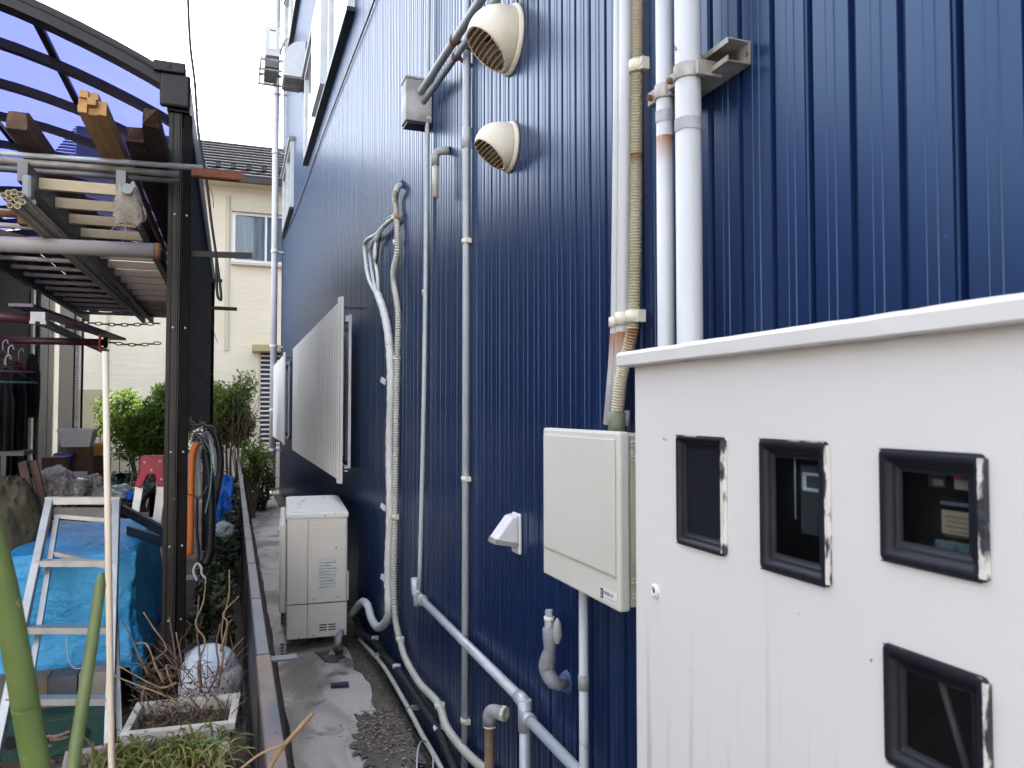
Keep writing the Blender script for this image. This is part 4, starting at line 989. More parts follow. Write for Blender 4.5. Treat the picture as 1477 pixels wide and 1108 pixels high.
MB().bx(xfn - .010, xfn - .0065, .6, 14.5, .02, zf - .15).build('screen_sheet', M_FENCE, o)
MB().bx(xfn - .012, xfn + .012, .6, 14.5, .05, .08).bx(xfn - .012, xfn + .012, .6, 14.5, zf - .10, zf - .07).build('lower_rail', M_FENCE, o)
for y in (1.6, ysplit - .06, 4.9, 6.8, 8.7, 10.6, 12.5, 14.4):
    MB().bx(xfn - .018, xfn + .018, y, y + .04, -.05, zf - .031).build('post', M_FENCE, o)

# ================================================================== CARPORT
cY0, cY1 = 4.0, 9.9; ex = -.245; ez = 3.17
car = thing('carport', 'dark bronze carport with curved violet roof panels, on the left', 'carport', (ex, cY0, 0))
XL = -3.3
def arc(x):           # roof height over x
    t = (ex - x) / (ex - XL); return ez - .02 + .62 * math.sin(math.pi * min(max(t, 0), 1)) ** .9 * .72
N = 22
xs_ = [ex - .02 + (XL - ex) * i / N for i in range(N + 1)]
def rafter(y, w_, h_, name='rafter'):
    b_ = MB()
    for a, c_ in zip(xs_, xs_[1:]):
        za, zc2 = arc(a), arc(c_)
        b_.add([(a, y, za - h_), (a, y + w_, za - h_), (a, y + w_, za), (a, y, za), (c_, y, zc2 - h_), (c_, y + w_, zc2 - h_), (c_, y + w_, zc2), (c_, y, zc2)], [(0,1,5,4),(1,2,6,5),(2,3,7,6),(3,0,4,7)])
    return b_.build(name, M_BLACKMETAL, car)
rafter(cY0, .10, .085, 'front_arch'); rafter(cY1 - .1, .1, .085, 'rear_arch')
b_ = MB()
for a, c_ in zip(xs_, xs_[1:]):
    za, zc2 = arc(a) - .03, arc(c_) - .03
    b_.add([(a, cY0 - .006, za - .006), (a, cY0 - .001, za + .006), (c_, cY0 - .001, zc2 + .006), (c_, cY0 - .006, zc2 - .006)], [(0, 1, 2, 3)])
b_.build('arch_lip', M_BLACKMETAL, car)
ry = [4.68, 5.36, 6.04, 6.72, 7.4, 8.08, 8.76, 9.3]
for y in ry: rafter(y, .055, .05)
pxs = [-.93, -1.6, -2.3]
for x in pxs:
    MB().bx(x - .018, x + .018, cY0 + .1, cY1 - .1, arc(x) + .001, arc(x) + .025).build('purlin', M_BLACKMETAL, car)
edgesx = [ex - .03] + pxs + [XL]; edgesy = [cY0 + .1] + [r_ + .028 for r_ in ry] + [cY1 - .1]
for i in range(len(edgesx) - 1):
    for j in range(len(edgesy) - 1):
        xa, xb2 = edgesx[i] - .02, edgesx[i+1] + .02
        def pf(u, v):
            x = xa + (xb2 - xa) * u; return Vector((x, edgesy[j] + .004 + (edgesy[j+1] - edgesy[j] - .008) * v, arc(x) + .004))
        MB().grid(pf, 6, 1).build('roof_panel', M_ROOFPANEL, car)
MB().bx(ex - .07, ex + .032, cY0 + .02, cY1, ez - .17, ez + .0).build('gutter_beam', M_BLACKMETAL, car, bevel=.006)
MB().bx(ex - .10, ex + .036, cY0 - .02, cY0 + .018, ez - .16, ez + .0).build('gutter_end_cap', M_BLACKMETAL, car, bevel=.012)
MB().bx(ex - .13, ex + .012, cY0 - .025, cY0 + .06, ez + .004, ez + .055).tube([(ex - .06, cY0 - .03, ez + .03), (ex - .06, cY0 - .02, ez + .03)], .012, 10).build('joint_cap', M_BLACKMETAL, car, bevel=.01)
for y in (cY0 + .03, 9.2):
    p_ = MB().bx(ex - .06, ex + .0, y, y + .09, 0, ez - .172).bx(ex - .052, ex - .04, y - .006, y, 0, ez - .175).bx(ex - .02, ex - .008, y - .006, y, 0, ez - .175)
    po = p_.build('post', M_BLACKMETAL, car, bevel=.003); MB().bx(ex + .004, ex + .042, y + .012, y + .08, 0, ez - .172).build('post_downpipe', M_JETBLACK, po, bevel=.004)
    for zz in (.55, .9, 1.35, 1.95, 2.5):
        MB().tube([(ex - .03, y - .004, zz), (ex - .03, y + .0, zz)], .005, 6).tube([(ex + .024, y + .008, zz), (ex + .024, y + .012, zz)], .005, 6).build('rivet', M_GALV, po)
for k in range(8):
    z = 1.42 + k * .2
    MB().bx(ex + .0, ex + .012, cY0 + .25, 9.2, z, z + .197).build('side_board', M_JETBLACK, car)
MB().bx(XL - .06, XL + .06, cY0, cY1, arc(XL) - .16, arc(XL) - .01).build('gutter_beam', M_BLACKMETAL, car)
for y in (cY0 + .1, cY1 - .3):
    MB().bx(XL - .05, XL + .05, y, y + .1, 0, arc(XL) - .162).build('post', M_BLACKMETAL, car)

# pipes slung across the front of the carport
def rod(name, label, cat, pa, pb, r, m, seg=12, group=None):
    return tag(MB().tube([pa, pb], r, seg).build(name, m), label, cat, group)
yP = 3.9
for k, (pyl, pyr, r_, m) in enumerate(((222, 243, .0125, M_GALV), (232, 252, .0155, mat('worn_grey_tube', (.3, .29, .27), .45, .3, col2=(.18, .14, .11), scale=8)), (243, 262, .012, M_ALUDULL))):
    a = at(-60, pyl - 5, y=yP - .03 * k + .02); b_ = at(258 if k else 300, pyr, y=yP - .03 * k + .02)
    rod('scaffold_tube', ['top', 'middle, brightest', 'bottom, dark'][k] + ' of three metal tubes slung across the carport mouth under the timbers', 'tube', a, b_, r_, m, group='metal tubes slung across the carport')
a, b_ = at(276, 252, y=3.86), at(352, 257, y=3.86)
tag(MB().bx(a.x, b_.x, 3.84, 3.845, b_.z - .014, b_.z + .02).bx(a.x, b_.x - .02, 3.8455, 3.875, b_.z - .018, b_.z - .013).build('angle_iron', mat('orange_rust', (.2, .055, .022), .8, col2=(.12, .05, .03), scale=30)), 'rusty orange angle iron poking out right of the carport post', 'angle iron')
for (pa, pb, y, r_, lab, m) in (((268, 366), (364, 369), 4.15, .014, 'longest black bar poking out of the carport side towards the alley', M_BLACKMETAL), ((300, 404), (321, 405), 6.5, .012, 'shortest black bar poking out of the carport side', M_BLACKMETAL), ((300, 444), (342, 446), 6.2, .013, 'rust tipped bar poking out lowest on the carport side', M_RUST)):
    a, b_ = at(*pa, y=y), at(*pb, y=y)
    tag(MB().bar(a, b_, .02, r_*2).build('side_bar', m), lab, 'bar', 'bars poking out of the carport side')

# timbers on the tubes
zt = 2.765
tb = thing('timber_bundle', 'bundle of fresh yellow timber battens lying on the carport tubes', 'timber', (-.52, 3.2, zt))
for i, (dx, dz, dy) in enumerate(((0, 0, 0), (.034, 0, .02), (.068, 0, .01), (0, .03, .015), (.034, .03, -.012), (.068, .03, .02), (.004, .06, .0), (.038, .06, .012))):
    MB().bx(-.592 + dx, -.559 + dx, 3.42 + dy, 6.4 + dy, zt + dz - .03, zt + dz - .001).build('batten', M_WOODYEL, tb, bevel=.001)
def rotten(label, x, y0, w_, h_, z, seed, m=M_WOODDARK, y1=6.3):
    b_ = MB(); n_ = 10; vs = []; ys_ = [y0 + .0, y0 + .05, y0 + .12, y0 + .25, y0 + .6, y1]
    prof = [(-.5, 0), (.5, 0), (.5, .35), (.46, .7), (.4, 1), (-.1, 1), (-.42, 1), (-.5, .6)]
    for j, y in enumerate(ys_):
        for k, (u, v) in enumerate(prof):
            e = noise.noise(Vector((k * 1.7, seed, j * .3)))
            yy_ = y + (abs(e) * .12 if j == 0 else 0); sh = 1 - (.15 if j == 0 else 0)
            vs.append((x + u * w_ * sh + .006 * noise.noise(Vector((k, j * 2, seed))), yy_, z + v * h_ * sh + .006 * noise.noise(Vector((k, j * 2, seed + 4)))))
    n_ = len(prof)
    fs = [(j*n_+k, j*n_+(k+1) % n_, (j+1)*n_+(k+1) % n_, (j+1)*n_+k) for j in range(len(ys_)-1) for k in range(n_)]
    fs += [tuple(reversed(range(n_))), tuple(range(len(vs)-n_, len(vs)))]
    b_.add(vs, fs); return tag(b_.build('old_timber', m), label, 'timber', 'old timbers on the carport tubes')
rotten('dark rotten timber with a ragged end, nearest the carport post', -.335, 3.48, .07, .085, 2.735, 3)
rotten('dark reddish timber between the yellow battens and the post', -.42, 3.72, .08, .08, 2.735, 9)
rotten('brown planed timber at the far left of the carport tubes', -.87, 3.72, .09, .09, 2.735, 5, M_WOODBROWN)

# ladder of pale laths under the tubes
zl_ = 2.475
rk = thing('lath_ladder', 'long wooden ladder with pale flat rungs slung under the carport roof', 'ladder', (-.6, 3.7, zl_))
MB().bx(-.80, -.765, 3.45, 8.6, zl_ - .03, zl_ + .05).build('side_rail', M_ALUDULL, rk)
MB().bx(-.455, -.42, 3.45, 8.6, zl_ - .03, zl_ + .05).build('side_rail', M_ALUDULL, rk)
rme = MB().bx(0, .306, 0, .028, 0, .045).mesh('rung', M_WOODPALE)
for k in range(16):
    y = 3.62 + k * .31
    inst(rme, 'rung', rk, (-.762 + .6, y - 3.7, -.01))
rk2 = thing('aluminium_ladder', 'dull aluminium ladder lying left of the lath ladder under the carport roof', 'ladder', (-1.1, 4.6, zl_))
MB().bx(-.86, -.83, 3.9, 8.5, zl_ - .05, zl_ + .03).build('side_rail', M_ALUDULL, rk2); MB().bx(-1.36, -1.33, 3.9, 8.5, zl_ - .05, zl_ + .03).build('side_rail', M_ALUDULL, rk2)
rme = MB().tube([(0, 0, 0), (.468, 0, 0)], .014, 8).mesh('rung', mat('dim_rung', (.5, .45, .39), .5))
for k in range(14): inst(rme, 'rung', rk2, (-1.329 + 1.1, 4.1 + k*.31 - 4.6, -.01))
pk = thing('stored_planks', 'dark worn planks stored on top of the ladders under the carport roof', 'planks', (-1.1, 4.6, 2.53))
for k in range(6):
    MB().bx(-1.42 + k*.098, -1.345 + k*.098, 4.9 + .13*((k*7) % 5), 8.3 + .06*((k*3) % 5), 2.512 + .004*(k % 2), 2.535).build('plank', M_WOODBROWN if k % 2 else M_WOODDARK, pk)
for k in range(3):
    MB().bx(-.765 + k*.10, -.70 + k*.10, 6.9 + .2*(k % 2), 8.4, 2.528, 2.545).build('plank', M_WOODBROWN, pk)
a, b_ = at(34, 254, y=3.40), at(48, 289, y=3.40)
tag(MB().bx(a.x, b_.x, 3.37, 3.43, b_.z, a.z).build('rail_cap', mat('grey_cap', (.24, .26, .28), .5), bevel=.012), 'grey rounded end cap on the left rail of the lath ladder', 'cap')
# rag over the right rail end
q = at(186, 285, y=3.42)
b_ = MB()
def rag(u, v):
    an = 2*math.pi*u; rr = .03 + .028 * v + .010 * noise.noise(Vector((u * 7, v * 3, 1))) + .008 * math.sin(an * 5) * v
    return Vector((q.x + rr * math.cos(an), 3.40 + .05 * v + .018 * math.sin(an), q.z + .045 - .13 * v + rr * .4 * math.sin(an * 1) + .02 * noise.noise(Vector((u * 9, v, 4)))))
b_.grid(rag, 30, 12)
o = thing('rag', 'frayed off-white rag hooked over the end of the lath ladder rail', 'rag', (q.x, 3.42, q.z))
b_.build('cloth', M_RAG, o, solid=.004)
MB().tube([(q.x, 3.36, q.z + .02), (q.x + .0, 3.6, q.z + .01)], .021, 12).build('rail_tip', mat('grey_cap', (.3, .3, .3)), o)
th_ = MB()
for k in range(12):
    a = Vector((q.x + random.uniform(-.05, .05), 3.39, q.z - .05 + random.uniform(-.02, .04)))
    th_.tube(smooth_path([a, a + Vector((random.uniform(-.02, .02), 0, -.03)), a + Vector((random.uniform(-.04, .04), 0, -.06 - random.random()*.04))], 3), .0015, 4)
th_.build('frayed_threads', M_RAG, o)
tag(MB().tube(smooth_path([at(176, 310, y=3.5), at(176, 345, y=3.5), at(185, 355, y=3.5), at(215, 367, y=3.5), at(232, 360, y=3.5), at(225, 352, y=3.5)], 6), .0018, 4).build('string', M_RAG), 'thin white string trailing from the rag over the big pipe', 'string')
# big grey pvc pipe
a, b_ = at(-50, 350, y=3.5), at(222, 362, y=3.5)
t = thing('drain_pipe', 'thick grey plastic drain pipe lying across under the lath ladder', 'pipe', (a+b_)/2)
MB().tube([a, b_], .031, 20).build('pipe', mat('dusty_grey_pipe', (.33, .3, .3), .5, col2=(.27, .25, .25), scale=4), t)
MB().tube([b_ + Vector((0, .01, 0)), b_ + Vector((.025, .01, 0))], .036, 16).build('rusty_clamp', M_RUST, t)
# nine pvc tubes bundle
t = thing('pvc_bundle', 'bundle of nine thin cream plastic tubes seen end on, far left under the carport', 'tube bundle', at(20, 287, y=3.1))
for (a, b_) in ((5, 282), (12, 278), (20, 277), (29, 280), (13, 286), (24, 288), (32, 291), (14, 296), (25, 297)):
    q = at(a, b_, y=3.1)
    tb_ = MB().tube([q, q + Vector((.03, 2.8, 0))], .0108, 12, cap=False); 
    tb_.lathe(q, (0, -1, 0), [(.0108, 0), (.0082, 0), (.008, -.08), (0, -.08)], 12)
    tb_.build('plastic_tube', mat('cream_tube', (.5, .44, .32), .45, col2=(.4, .34, .22), scale=20), t)
a = at(46, 312, y=3.5)
tag(MB().bx(a.x - .04, a.x + .03, 3.46, 3.52, a.z - .04, a.z + .03).tube([(a.x - .2, 3.49, a.z), (a.x - .04, 3.49, a.z)], .014, 8).build('scaffold_clamp', M_RUST), 'rusty scaffold clamp under the cream tubes', 'clamp')
# brown bracing beams and dark bars deeper inside (seen under the roof)
for k, (pa, pb, y, w_, lab) in enumerate(((( -20, 330), (60, 352), 4.6, .03, 'brown diagonal brace at the far left'), )):
    a, b_ = at(*pa, y=y), at(*pb, y=y)
    tag(MB().bar(a, b_, .04, w_).build('brace', M_WOODBROWN), lab + ' under the carport roof', 'brace')
# chains
def chain(label, pa, pb, y, m=M_RUST, step=.042):
    a, b_ = at(*pa, y=y), at(*pb, y=y); d = (b_ - a); L = d.length; d.normalize(); n_ = int(L / step)
    t = thing('chain', label, 'chain', a)
    def link():
        pts = [Vector((math.cos(an) * .026, 0, math.sin(an) * .011)) for an in [2*math.pi*i/10 for i in range(11)]]
        return MB().tube(pts, .0042, 5, cap=False).mesh('chain_link', m)
    me = link()
    for k in range(n_):
        s_ = -.02 * math.sin(math.pi * k / n_)
        inst(me, 'chain_link', t, d * step * k + Vector((0, 0, s_)), (R(90) * (k % 2) + .3, 0, 0))
chain('upper rusty chain strung across under the ladders', (104, 463), (238, 466), 6.2)
chain('lower rusty chain running from the clothes pole to the carport post', (153, 493), (238, 494), 6.2)
# clothes poles and profiles
a, b_ = at(-30, 490, y=6.1), at(150, 494, y=6.1)
t = thing('clothes_pole', 'maroon clothes pole with a red hook at its tip under the carport', 'pole', a)
MB().tube([a, b_], .025, 12).build('pole', M_MAROON, t)
MB().tube([b_, b_ + Vector((.02, 0, 0))], .04, 10).build('rubber_tip', M_HOUSEDARK, t)
q = at(144, 490, y=6.05); MB().tube(smooth_path([q + Vector((0, 0, .04)), q, q + Vector((.0, 0, -.06)), q + Vector((.02, 0, -.09))], 5), .009, 6).build('hook', mat('hook_red', (.4, .02, .03), .4), t)
a, b_ = at(-40, 452, y=5.2), at(48, 461, y=5.2)
tag(MB().tube([a, b_], .03, 12).build('maroon_tube', M_MAROON), 'maroon tube end with a white clamp at the far left, above the clothes pole', 'tube')
a = at(58, 460, y=5.15)
t = thing('white_profile', 'white plastic channel running back from a clamp, lying beside the maroon tube', 'channel', a)
MB().bx(a.x - .04, a.x + .035, 5.1, 5.15, a.z - .02, a.z + .035).bx(a.x - .045, a.x - .015, 5.1, 5.15, a.z - .035, a.z - .02).bx(a.x + .01, a.x + .04, 5.1, 5.15, a.z - .035, a.z - .02).build('end_clamp', M_WHITEPL, t)
MB().bx(a.x - .035, a.x - .005, 5.16, 7.6, a.z - .025, a.z + .0).bx(a.x + .005, a.x + .03, 5.16, 7.6, a.z - .025, a.z + .0).build('channel', mat('dusty_cream_channel', (.36, .35, .3), .5), t)
a = at(30, 440, y=5.6); tag(MB().bar(a, a + Vector((.25, 2.4, .0)), .14, .02).build('lilac_board', M_PURPLEALU), 'lilac grey metal board lying on the clothes poles', 'board')
a = at(100, 470, y=6.4); tag(MB().bar(a, at(148, 480, y=6.6), .09, .03).build('lilac_bar', M_PURPLEALU), 'short lilac grey bar above the clothes pole tip', 'bar')

# hanging cable on the right of the post
pth = [at(270, -30, y=3.86), at(274, 60, y=3.86), at(281, 120, y=3.86), at(286, 190, y=3.86), at(297, 255, y=3.86), at(305, 320, y=3.86), at(312, 370, y=3.86), at(319, 425, y=3.86), at(317, 432, y=3.86), at(313, 420, y=3.86), at(312, 372, y=3.87)]
tag(MB().tube(smooth_path(pth, 8), .0062, 6).build('hanging_cable', M_WIRE), 'black cable dropping past the carport post and looping beside it', 'cable')
b_ = MB()
for (s0, s1, s2) in (((281, 118), (288, 132), (299, 134)), ((283, 150), (290, 175), (288, 200)), ((271, 20), (275, 45), (274, 60)), ((286, 150), (291, 158), (290, 165)), ((296, 262), (306, 280), (308, 300)), ((304, 445), (306, 470), (314, 495))):
    b_.tube(smooth_path([at(*s0, y=3.87), at(*s1, y=3.87), at(*s2, y=3.87)], 4), .0018, 4)
tag(b_.build('loose_wire_ends', M_WIRE), 'frayed thin wire ends curling around the hanging black cable', kind='stuff')

# ================================================================== NEIGHBOUR HOUSE ON THE LEFT
nx = -2.25
nh = thing('neighbour_house', 'single storey neighbour house with a wall coloured dark for its shaded interior and beige panels behind the carport', 'house', (nx, 9, 0))
MB().bx(-8, nx, 5.0, 13.5, 0, 3.02).build('wall', M_HOUSEDARK, nh)  # near-black wall colour stands in for the shade of the interior
MB().bx(-8.2, nx + .02, 4.8, 13.7, 3.03, 3.12).build('eave', M_GUTTER, nh)
def nb(pa, pb, m, name, z0=.0, z1=3.0, pr=.03):
    y0, y1 = sorted((at(pa, 592, x=nx).y, at(pb, 592, x=nx).y)); y1 = min(y1, 13.45)
    return MB().bx(nx + .001, nx + pr, y0, y1, z0, z1).build(name, m, nh)
nb(52, 63.5, M_HOUSEPANEL, 'door_panel'); nb(64.5, 80, M_HOUSEPANEL, 'door_panel')
nb(41, 44, M_HTRIM, 'narrow_jamb')
t = thing('louvre_shutter', 'white louvred shutter standing at the end of the neighbour house', 'shutter', (nx + .05, 13.6, 0))
y0, y1 = 12.9, 13.75
lm = MB().bx(0, .012, 0, .42, 0, .022).mesh('louvre', M_WHITEPL)
q0 = at(103, 590, y=13.2); q1 = at(119, 590, y=13.2)
for k in range(60):
    inst(MB().bx(0, q1.x - q0.x, 0, .02, 0, .022).mesh('louvre', M_WHITEPL) if k == 0 else lm2, 'louvre', t, (q0.x - t.location.x, 13.2 - 13.6, 1.3 + k * .033)) if k else None
    if k == 0:
        lm2 = MB().bx(0, q1.x - q0.x - .03, 0, .02, 0, .02).mesh('louvre', M_WHITEPL); inst(lm2, 'louvre', t, (q0.x - t.location.x, -.4, 1.3))
MB().bx(q1.x - .028, q1.x, 13.19, 13.23, 1.25, 3.3).bx(q0.x - .2, q0.x - .005, 13.19, 13.23, 0, 3.3).build('frame', M_HOUSEDARK, t)

# ================================================================== BACKGROUND CREAM HOUSE
hy = 18.5
bh = thing('cream_house', 'cream two storey house with a dark slate roof closing the end of the alley', 'house', (-1, hy, 0))
hx0, hx1 = -3.35, 4.5; ev = at(340, 258, y=hy - .4).z
MB().bx(hx0, hx1, hy, hy + 7, 0, ev - .05).build('wall', M_HWALL, bh)
q = at(327, 400, y=hy - .02); MB().bx(q.x - .045, q.x + .045, hy - .045, hy - .001, 2.9, ev - .3).build('corner_trim', M_HTRIM, bh)
q = at(153, 560, y=hy); MB().bx(q.x - .03, q.x + .03, hy - .03, hy - .001, 2.2, ev - .3).build('joint_strip', M_HTRIM, bh)
q = at(200, 560, y=hy); MB().bx(hx0, at(160, 560, y=hy).x, hy - .025, hy - .001, 0, at(130, 562, y=hy).z).build('lower_panel', mat('tan_render', (.42, .36, .24), .85, col2=(.38, .32, .21), scale=3), bh)
# roof
rz = at(340, 207, y=hy + 2.6).z
rise = rz - ev; run = 3.0; n_c = 13
for k in range(n_c):
    t0, t1 = k / n_c, (k + 1) / n_c
    ya, yb2 = hy - .45 + run * t0, hy - .45 + run * t1 + .05; za, zb2 = ev + rise * t0, ev + rise * t1
    MB().add([(hx0 - .3, ya, za + .03), (hx1 + .3, ya, za + .03), (hx1 + .3, yb2, zb2), (hx0 - .3, yb2, zb2), (hx0 - .3, ya, za), (hx1 + .3, ya, za)], [(0, 1, 2, 3), (4, 5, 1, 0)]).build('slate_course', M_ROOF, bh)
MB().bx(hx0 - .3, hx1 + .3, hy - .45 + run, hy + 6, ev, rz - .02).build('roof_back', M_ROOF, bh)
MB().bx(hx0 - .35, hx1 + .35, hy - .60, hy - .46, ev - .10, ev + .02).build('gutter', M_GUTTER, bh)
MB().bx(hx0 - .2, hx1 + .2, hy - .45, hy - .001, ev - .09, ev - .05).build('soffit', M_HTRIM, bh)
for k in range(14):
    q = at(303 + k * 22 - 120, 236, y=hy + .3)
    MB().bx(q.x - .06, q.x + .06, hy + .15, hy + .25, ev + rise * .21 + .03, ev + rise * .21 + .12).build('snow_guard', M_GUTTER, bh)
def hwin(pa, pb, label, sh=True):
    a, b_ = at(*pa, y=hy - .03), at(*pb, y=hy - .03)
    wf = MB()
    fw = .06
    wf.bx(a.x, b_.x, hy - .06, hy, a.z - fw, a.z).bx(a.x, b_.x, hy - .06, hy, b_.z, b_.z + fw).bx(a.x, a.x + fw, hy - .06, hy, b_.z + fw, a.z - fw).bx(b_.x - fw, b_.x, hy - .06, hy, b_.z + fw, a.z - fw)
    mx_ = (a.x + b_.x) / 2; wf.bx(mx_ - .025, mx_ + .025, hy - .055, hy, b_.z + fw, a.z - fw)
    wo2 = wf.build('window', M_WHITEPL, bh); wo2['label'] = label
    MB().bx(a.x + fw, b_.x - fw, hy - .012, hy - .008, b_.z + fw, a.z - fw).build('curtain', M_CURTAIN, wo2)
    MB().bx(a.x + fw, mx_ - .027, hy - .03, hy - .026, b_.z + fw, a.z - fw).build('pane', M_GLASS, wo2)
    MB().bx(mx_ + .027, b_.x - fw, hy - .03, hy - .026, b_.z + fw, a.z - fw).build('pane', M_GLASS, wo2)
    MB().bx(a.x - .03, b_.x + .03, hy - .14, hy - .001, b_.z - .06, b_.z - .003).build('sill', M_HTRIM, wo2)
    MB().bx(a.x - .02, b_.x + .02, hy - .16, hy - .001, a.z + .003, a.z + .2).build('shutter_box', M_HTRIM, wo2)
hwin((336, 306), (430, 384), 'curtained upstairs window of the cream house')
a, b_ = at(376, 508, y=hy), at(402, 640, y=hy)
gw = MB().bx(a.x - .05, a.x, hy - .08, hy, b_.z, a.z).bx(b_.x + .3, b_.x + .35, hy - .08, hy, b_.z, a.z).build('ground_window', M_HTRIM, bh)
for k in range(20):
    z = b_.z + (a.z - b_.z) * k / 20
    MB().bx(a.x, b_.x + .3, hy - .07, hy - .05, z, z + .035).build('grille_bar', M_WHITEPL, gw)
MB().bx(a.x, b_.x + .3, hy - .03, hy - .02, b_.z, a.z).build('dark_glass', M_INK, gw)
c0, c1 = at(364, 500, y=hy - .35), at(400, 506, y=hy - .35)
MB().bx(c0.x, c1.x + .6, hy - .6, hy - .001, c1.z - .03, c0.z + .03).build('canopy', mat('canopy_ochre', (.36, .3, .15), .6), bh)
# low cream wall + steps near the downpipe foot
lw = thing('low_garden_wall', 'low cream garden wall with horizontal joints in front of the far house', 'wall', (.2, 16.4, 0))
for k in range(4):
    MB().bx(-2.9, 1.5, 16.4, 16.55, .0 + k*.2, .185 + k*.2).build('block_course', M_HTRIM, lw)

# wire mesh fence before the house
gf = thing('garden_mesh_fence', 'thin dark wire garden fence behind the left bush', 'fence', (-2, 14.6, 0))
for k in range(24):
    x = -3.6 + k * .15
    MB().bx(x, x + .014, 14.6, 14.614, .0, 1.17).build('upright', M_FENCE, gf)
for z in (1.15, .8, .45, .1):
    MB().bx(-3.62, -.1, 14.615, 14.63, z, z + .02).build('wire_rail', M_FENCE, gf)

# ================================================================== PLANTS
def leaf(b_, p, s_, up=None):
    n_ = Vector((random.gauss(0, 1), random.gauss(0, 1), random.gauss(0, 1) + .4)).normalized(); t_ = n_.orthogonal().normalized()
    t_ = Matrix.Rotation(random.uniform(0, 6.28), 3, n_) @ t_; u_ = n_.cross(t_)
    b_.add([p - t_ * s_, p - u_ * s_ * .45, p + t_ * s_, p + u_ * s_ * .45], [(0, 1, 2, 3)])
def bush(name, label, c, rx, ry, rz_, n_, s_, m, lumps=14, seed=1, trunk=True, m2=None, f2=0):
    random.seed(seed); c = Vector(c)
    t = thing(name, label, 'bush', (c.x, c.y, 0))
    if trunk:
        tr = MB()
        for k in range(6):
            e = c + Vector((random.uniform(-rx, rx) * .6, random.uniform(-ry, ry) * .6, random.uniform(-.2, .5) * rz_))
            base = Vector((c.x + random.uniform(-.06, .06), c.y + random.uniform(-.06, .06), -.02)); mid = base.lerp(e, .5) + Vector((random.uniform(-.08, .08), 0, .1))
            pp = smooth_path([base, mid, e], 6); tr.tube(pp, [.028 * (1 - .75 * i / len(pp)) for i in range(len(pp))], 6)
        tr.build('branches', M_TWIGD, t)
    cl = []
    for k in range(lumps):
        d = Vector((random.gauss(0, 1), random.gauss(0, 1), random.gauss(0, 1))).normalized() * random.uniform(.25, .85)
        cl.append((Vector((c.x + d.x * rx, c.y + d.y * ry, c.z + d.z * rz_)), random.uniform(.25, .42)))
    b_ = MB(); b2 = MB()
    for k in range(n_):
        q, rr = random.choice(cl); d = Vector((random.gauss(0, 1), random.gauss(0, 1), random.gauss(0, 1))).normalized() * (random.random() ** .45) * rr
        p = q + Vector((d.x * rx * 1.1, d.y * ry * 1.1, d.z * rz_ * 1.1)); ss = s_ * random.uniform(.6, 1.3)
        leaf(b2 if (m2 and random.random() < f2 * (1.4 if p.z < c.z else .3)) else b_, p, ss)
    tag(b_.build('foliage', m, t), kind='stuff')
    if m2: tag(b2.build('browned_foliage', m2, t), kind='stuff')
    return t
q = at(198, 608, y=13.0); bush('round_shrub', 'round evergreen shrub with sunlit yellow green top, left of the carport post', (q.x + .12, q.y, q.z - .02), .66, .6, .66, 15000, .034, L_BUSH, 42, 3)
q = at(332, 600, y=13.2); bush('round_shrub', 'green and brown shrub between the carport post and the downpipe', q, .5, .5, .70, 11000, .032, L_BUSH, 36, 5, m2=L_DRY, f2=.5)
q = at(352, 665, y=11.5); bush('small_shrub', 'thin straggly shrub beyond the fence top by the downpipe', (q.x + .12, q.y, .75), .3, .5, .45, 1500, .03, L_BUSH, 12, 8, m2=L_DRY, f2=.4)
q = at(380, 720, y=11.5); bush('small_shrub', 'low dark shrub on the path side of the fence far down the alley', (q.x + .0, 12.4, .35), .26, .6, .35, 1600, .03, L_IVY, 12, 18, m2=L_BUSH, f2=.3)
q = at(310, 760, y=7.5); bush('ivy_hedge', 'dark ivy mass growing along the yard side of the fence', (-.06, 7.6, .45), .16, 2.0, .45, 7000, .03, L_IVY, 46, 11, trunk=False)
bush('ivy_hedge', 'dark low growth behind the milk white jug', (-.08, 5.2, .35), .16, .7, .35, 3500, .022, L_IVY, 22, 13, trunk=False, m2=L_DRY, f2=.3)
bush('ground_ivy', 'tangle of brown and dark leaves around the carport post foot', (-.33, 4.55, .12), .22, .5, .16, 1800, .018, L_IVY, 16, 14, trunk=False, m2=L_DRY, f2=.5)
# bare stems of a small tree before the far house
random.seed(31)
def bare(name, label, base, h, spread, n_, r0, m, cat='plant', tips=None):
    b_ = MB()
    for k in range(n_):
        a = Vector(base) + Vector((random.uniform(-.04, .04), random.uniform(-.04, .04), 0)); d = Vector((random.uniform(-1, 1) * spread, random.uniform(-1, 1) * spread * .6, 1)); hh_ = h * random.uniform(.55, 1)
        p1 = a + d * hh_ * .5 + Vector((random.uniform(-.04, .04) * h, 0, 0)); p2 = a + Vector((d.x * 1.3, d.y * 1.3, 1)) * hh_
        pp = smooth_path([a, p1, p2], 6); b_.tube(pp, [r0 * (1 - .7 * i / len(pp)) for i in range(len(pp))], 5)
        for j in range(4):
            s0 = pp[random.randrange(4, len(pp) - 1)]; e = s0 + Vector((random.uniform(-.22, .22), random.uniform(-.1, .1), random.uniform(.05, .25))) * h * .6
            mid = s0.lerp(e, .5) + Vector((0, 0, -.02 * h)); b_.tube([s0, mid, e], [r0 * .45, r0 * .35, r0 * .2], 4)
    return tag(b_.build(name, m), label, cat)
q = at(340, 650, y=12.6); bare('bare_sapling', 'bare fine twigs rising above the brown and green shrub', (q.x + .05, 12.6, .5), 1.9, .16, 9, .009, M_TWIGD)
q = at(205, 600, y=12.0)

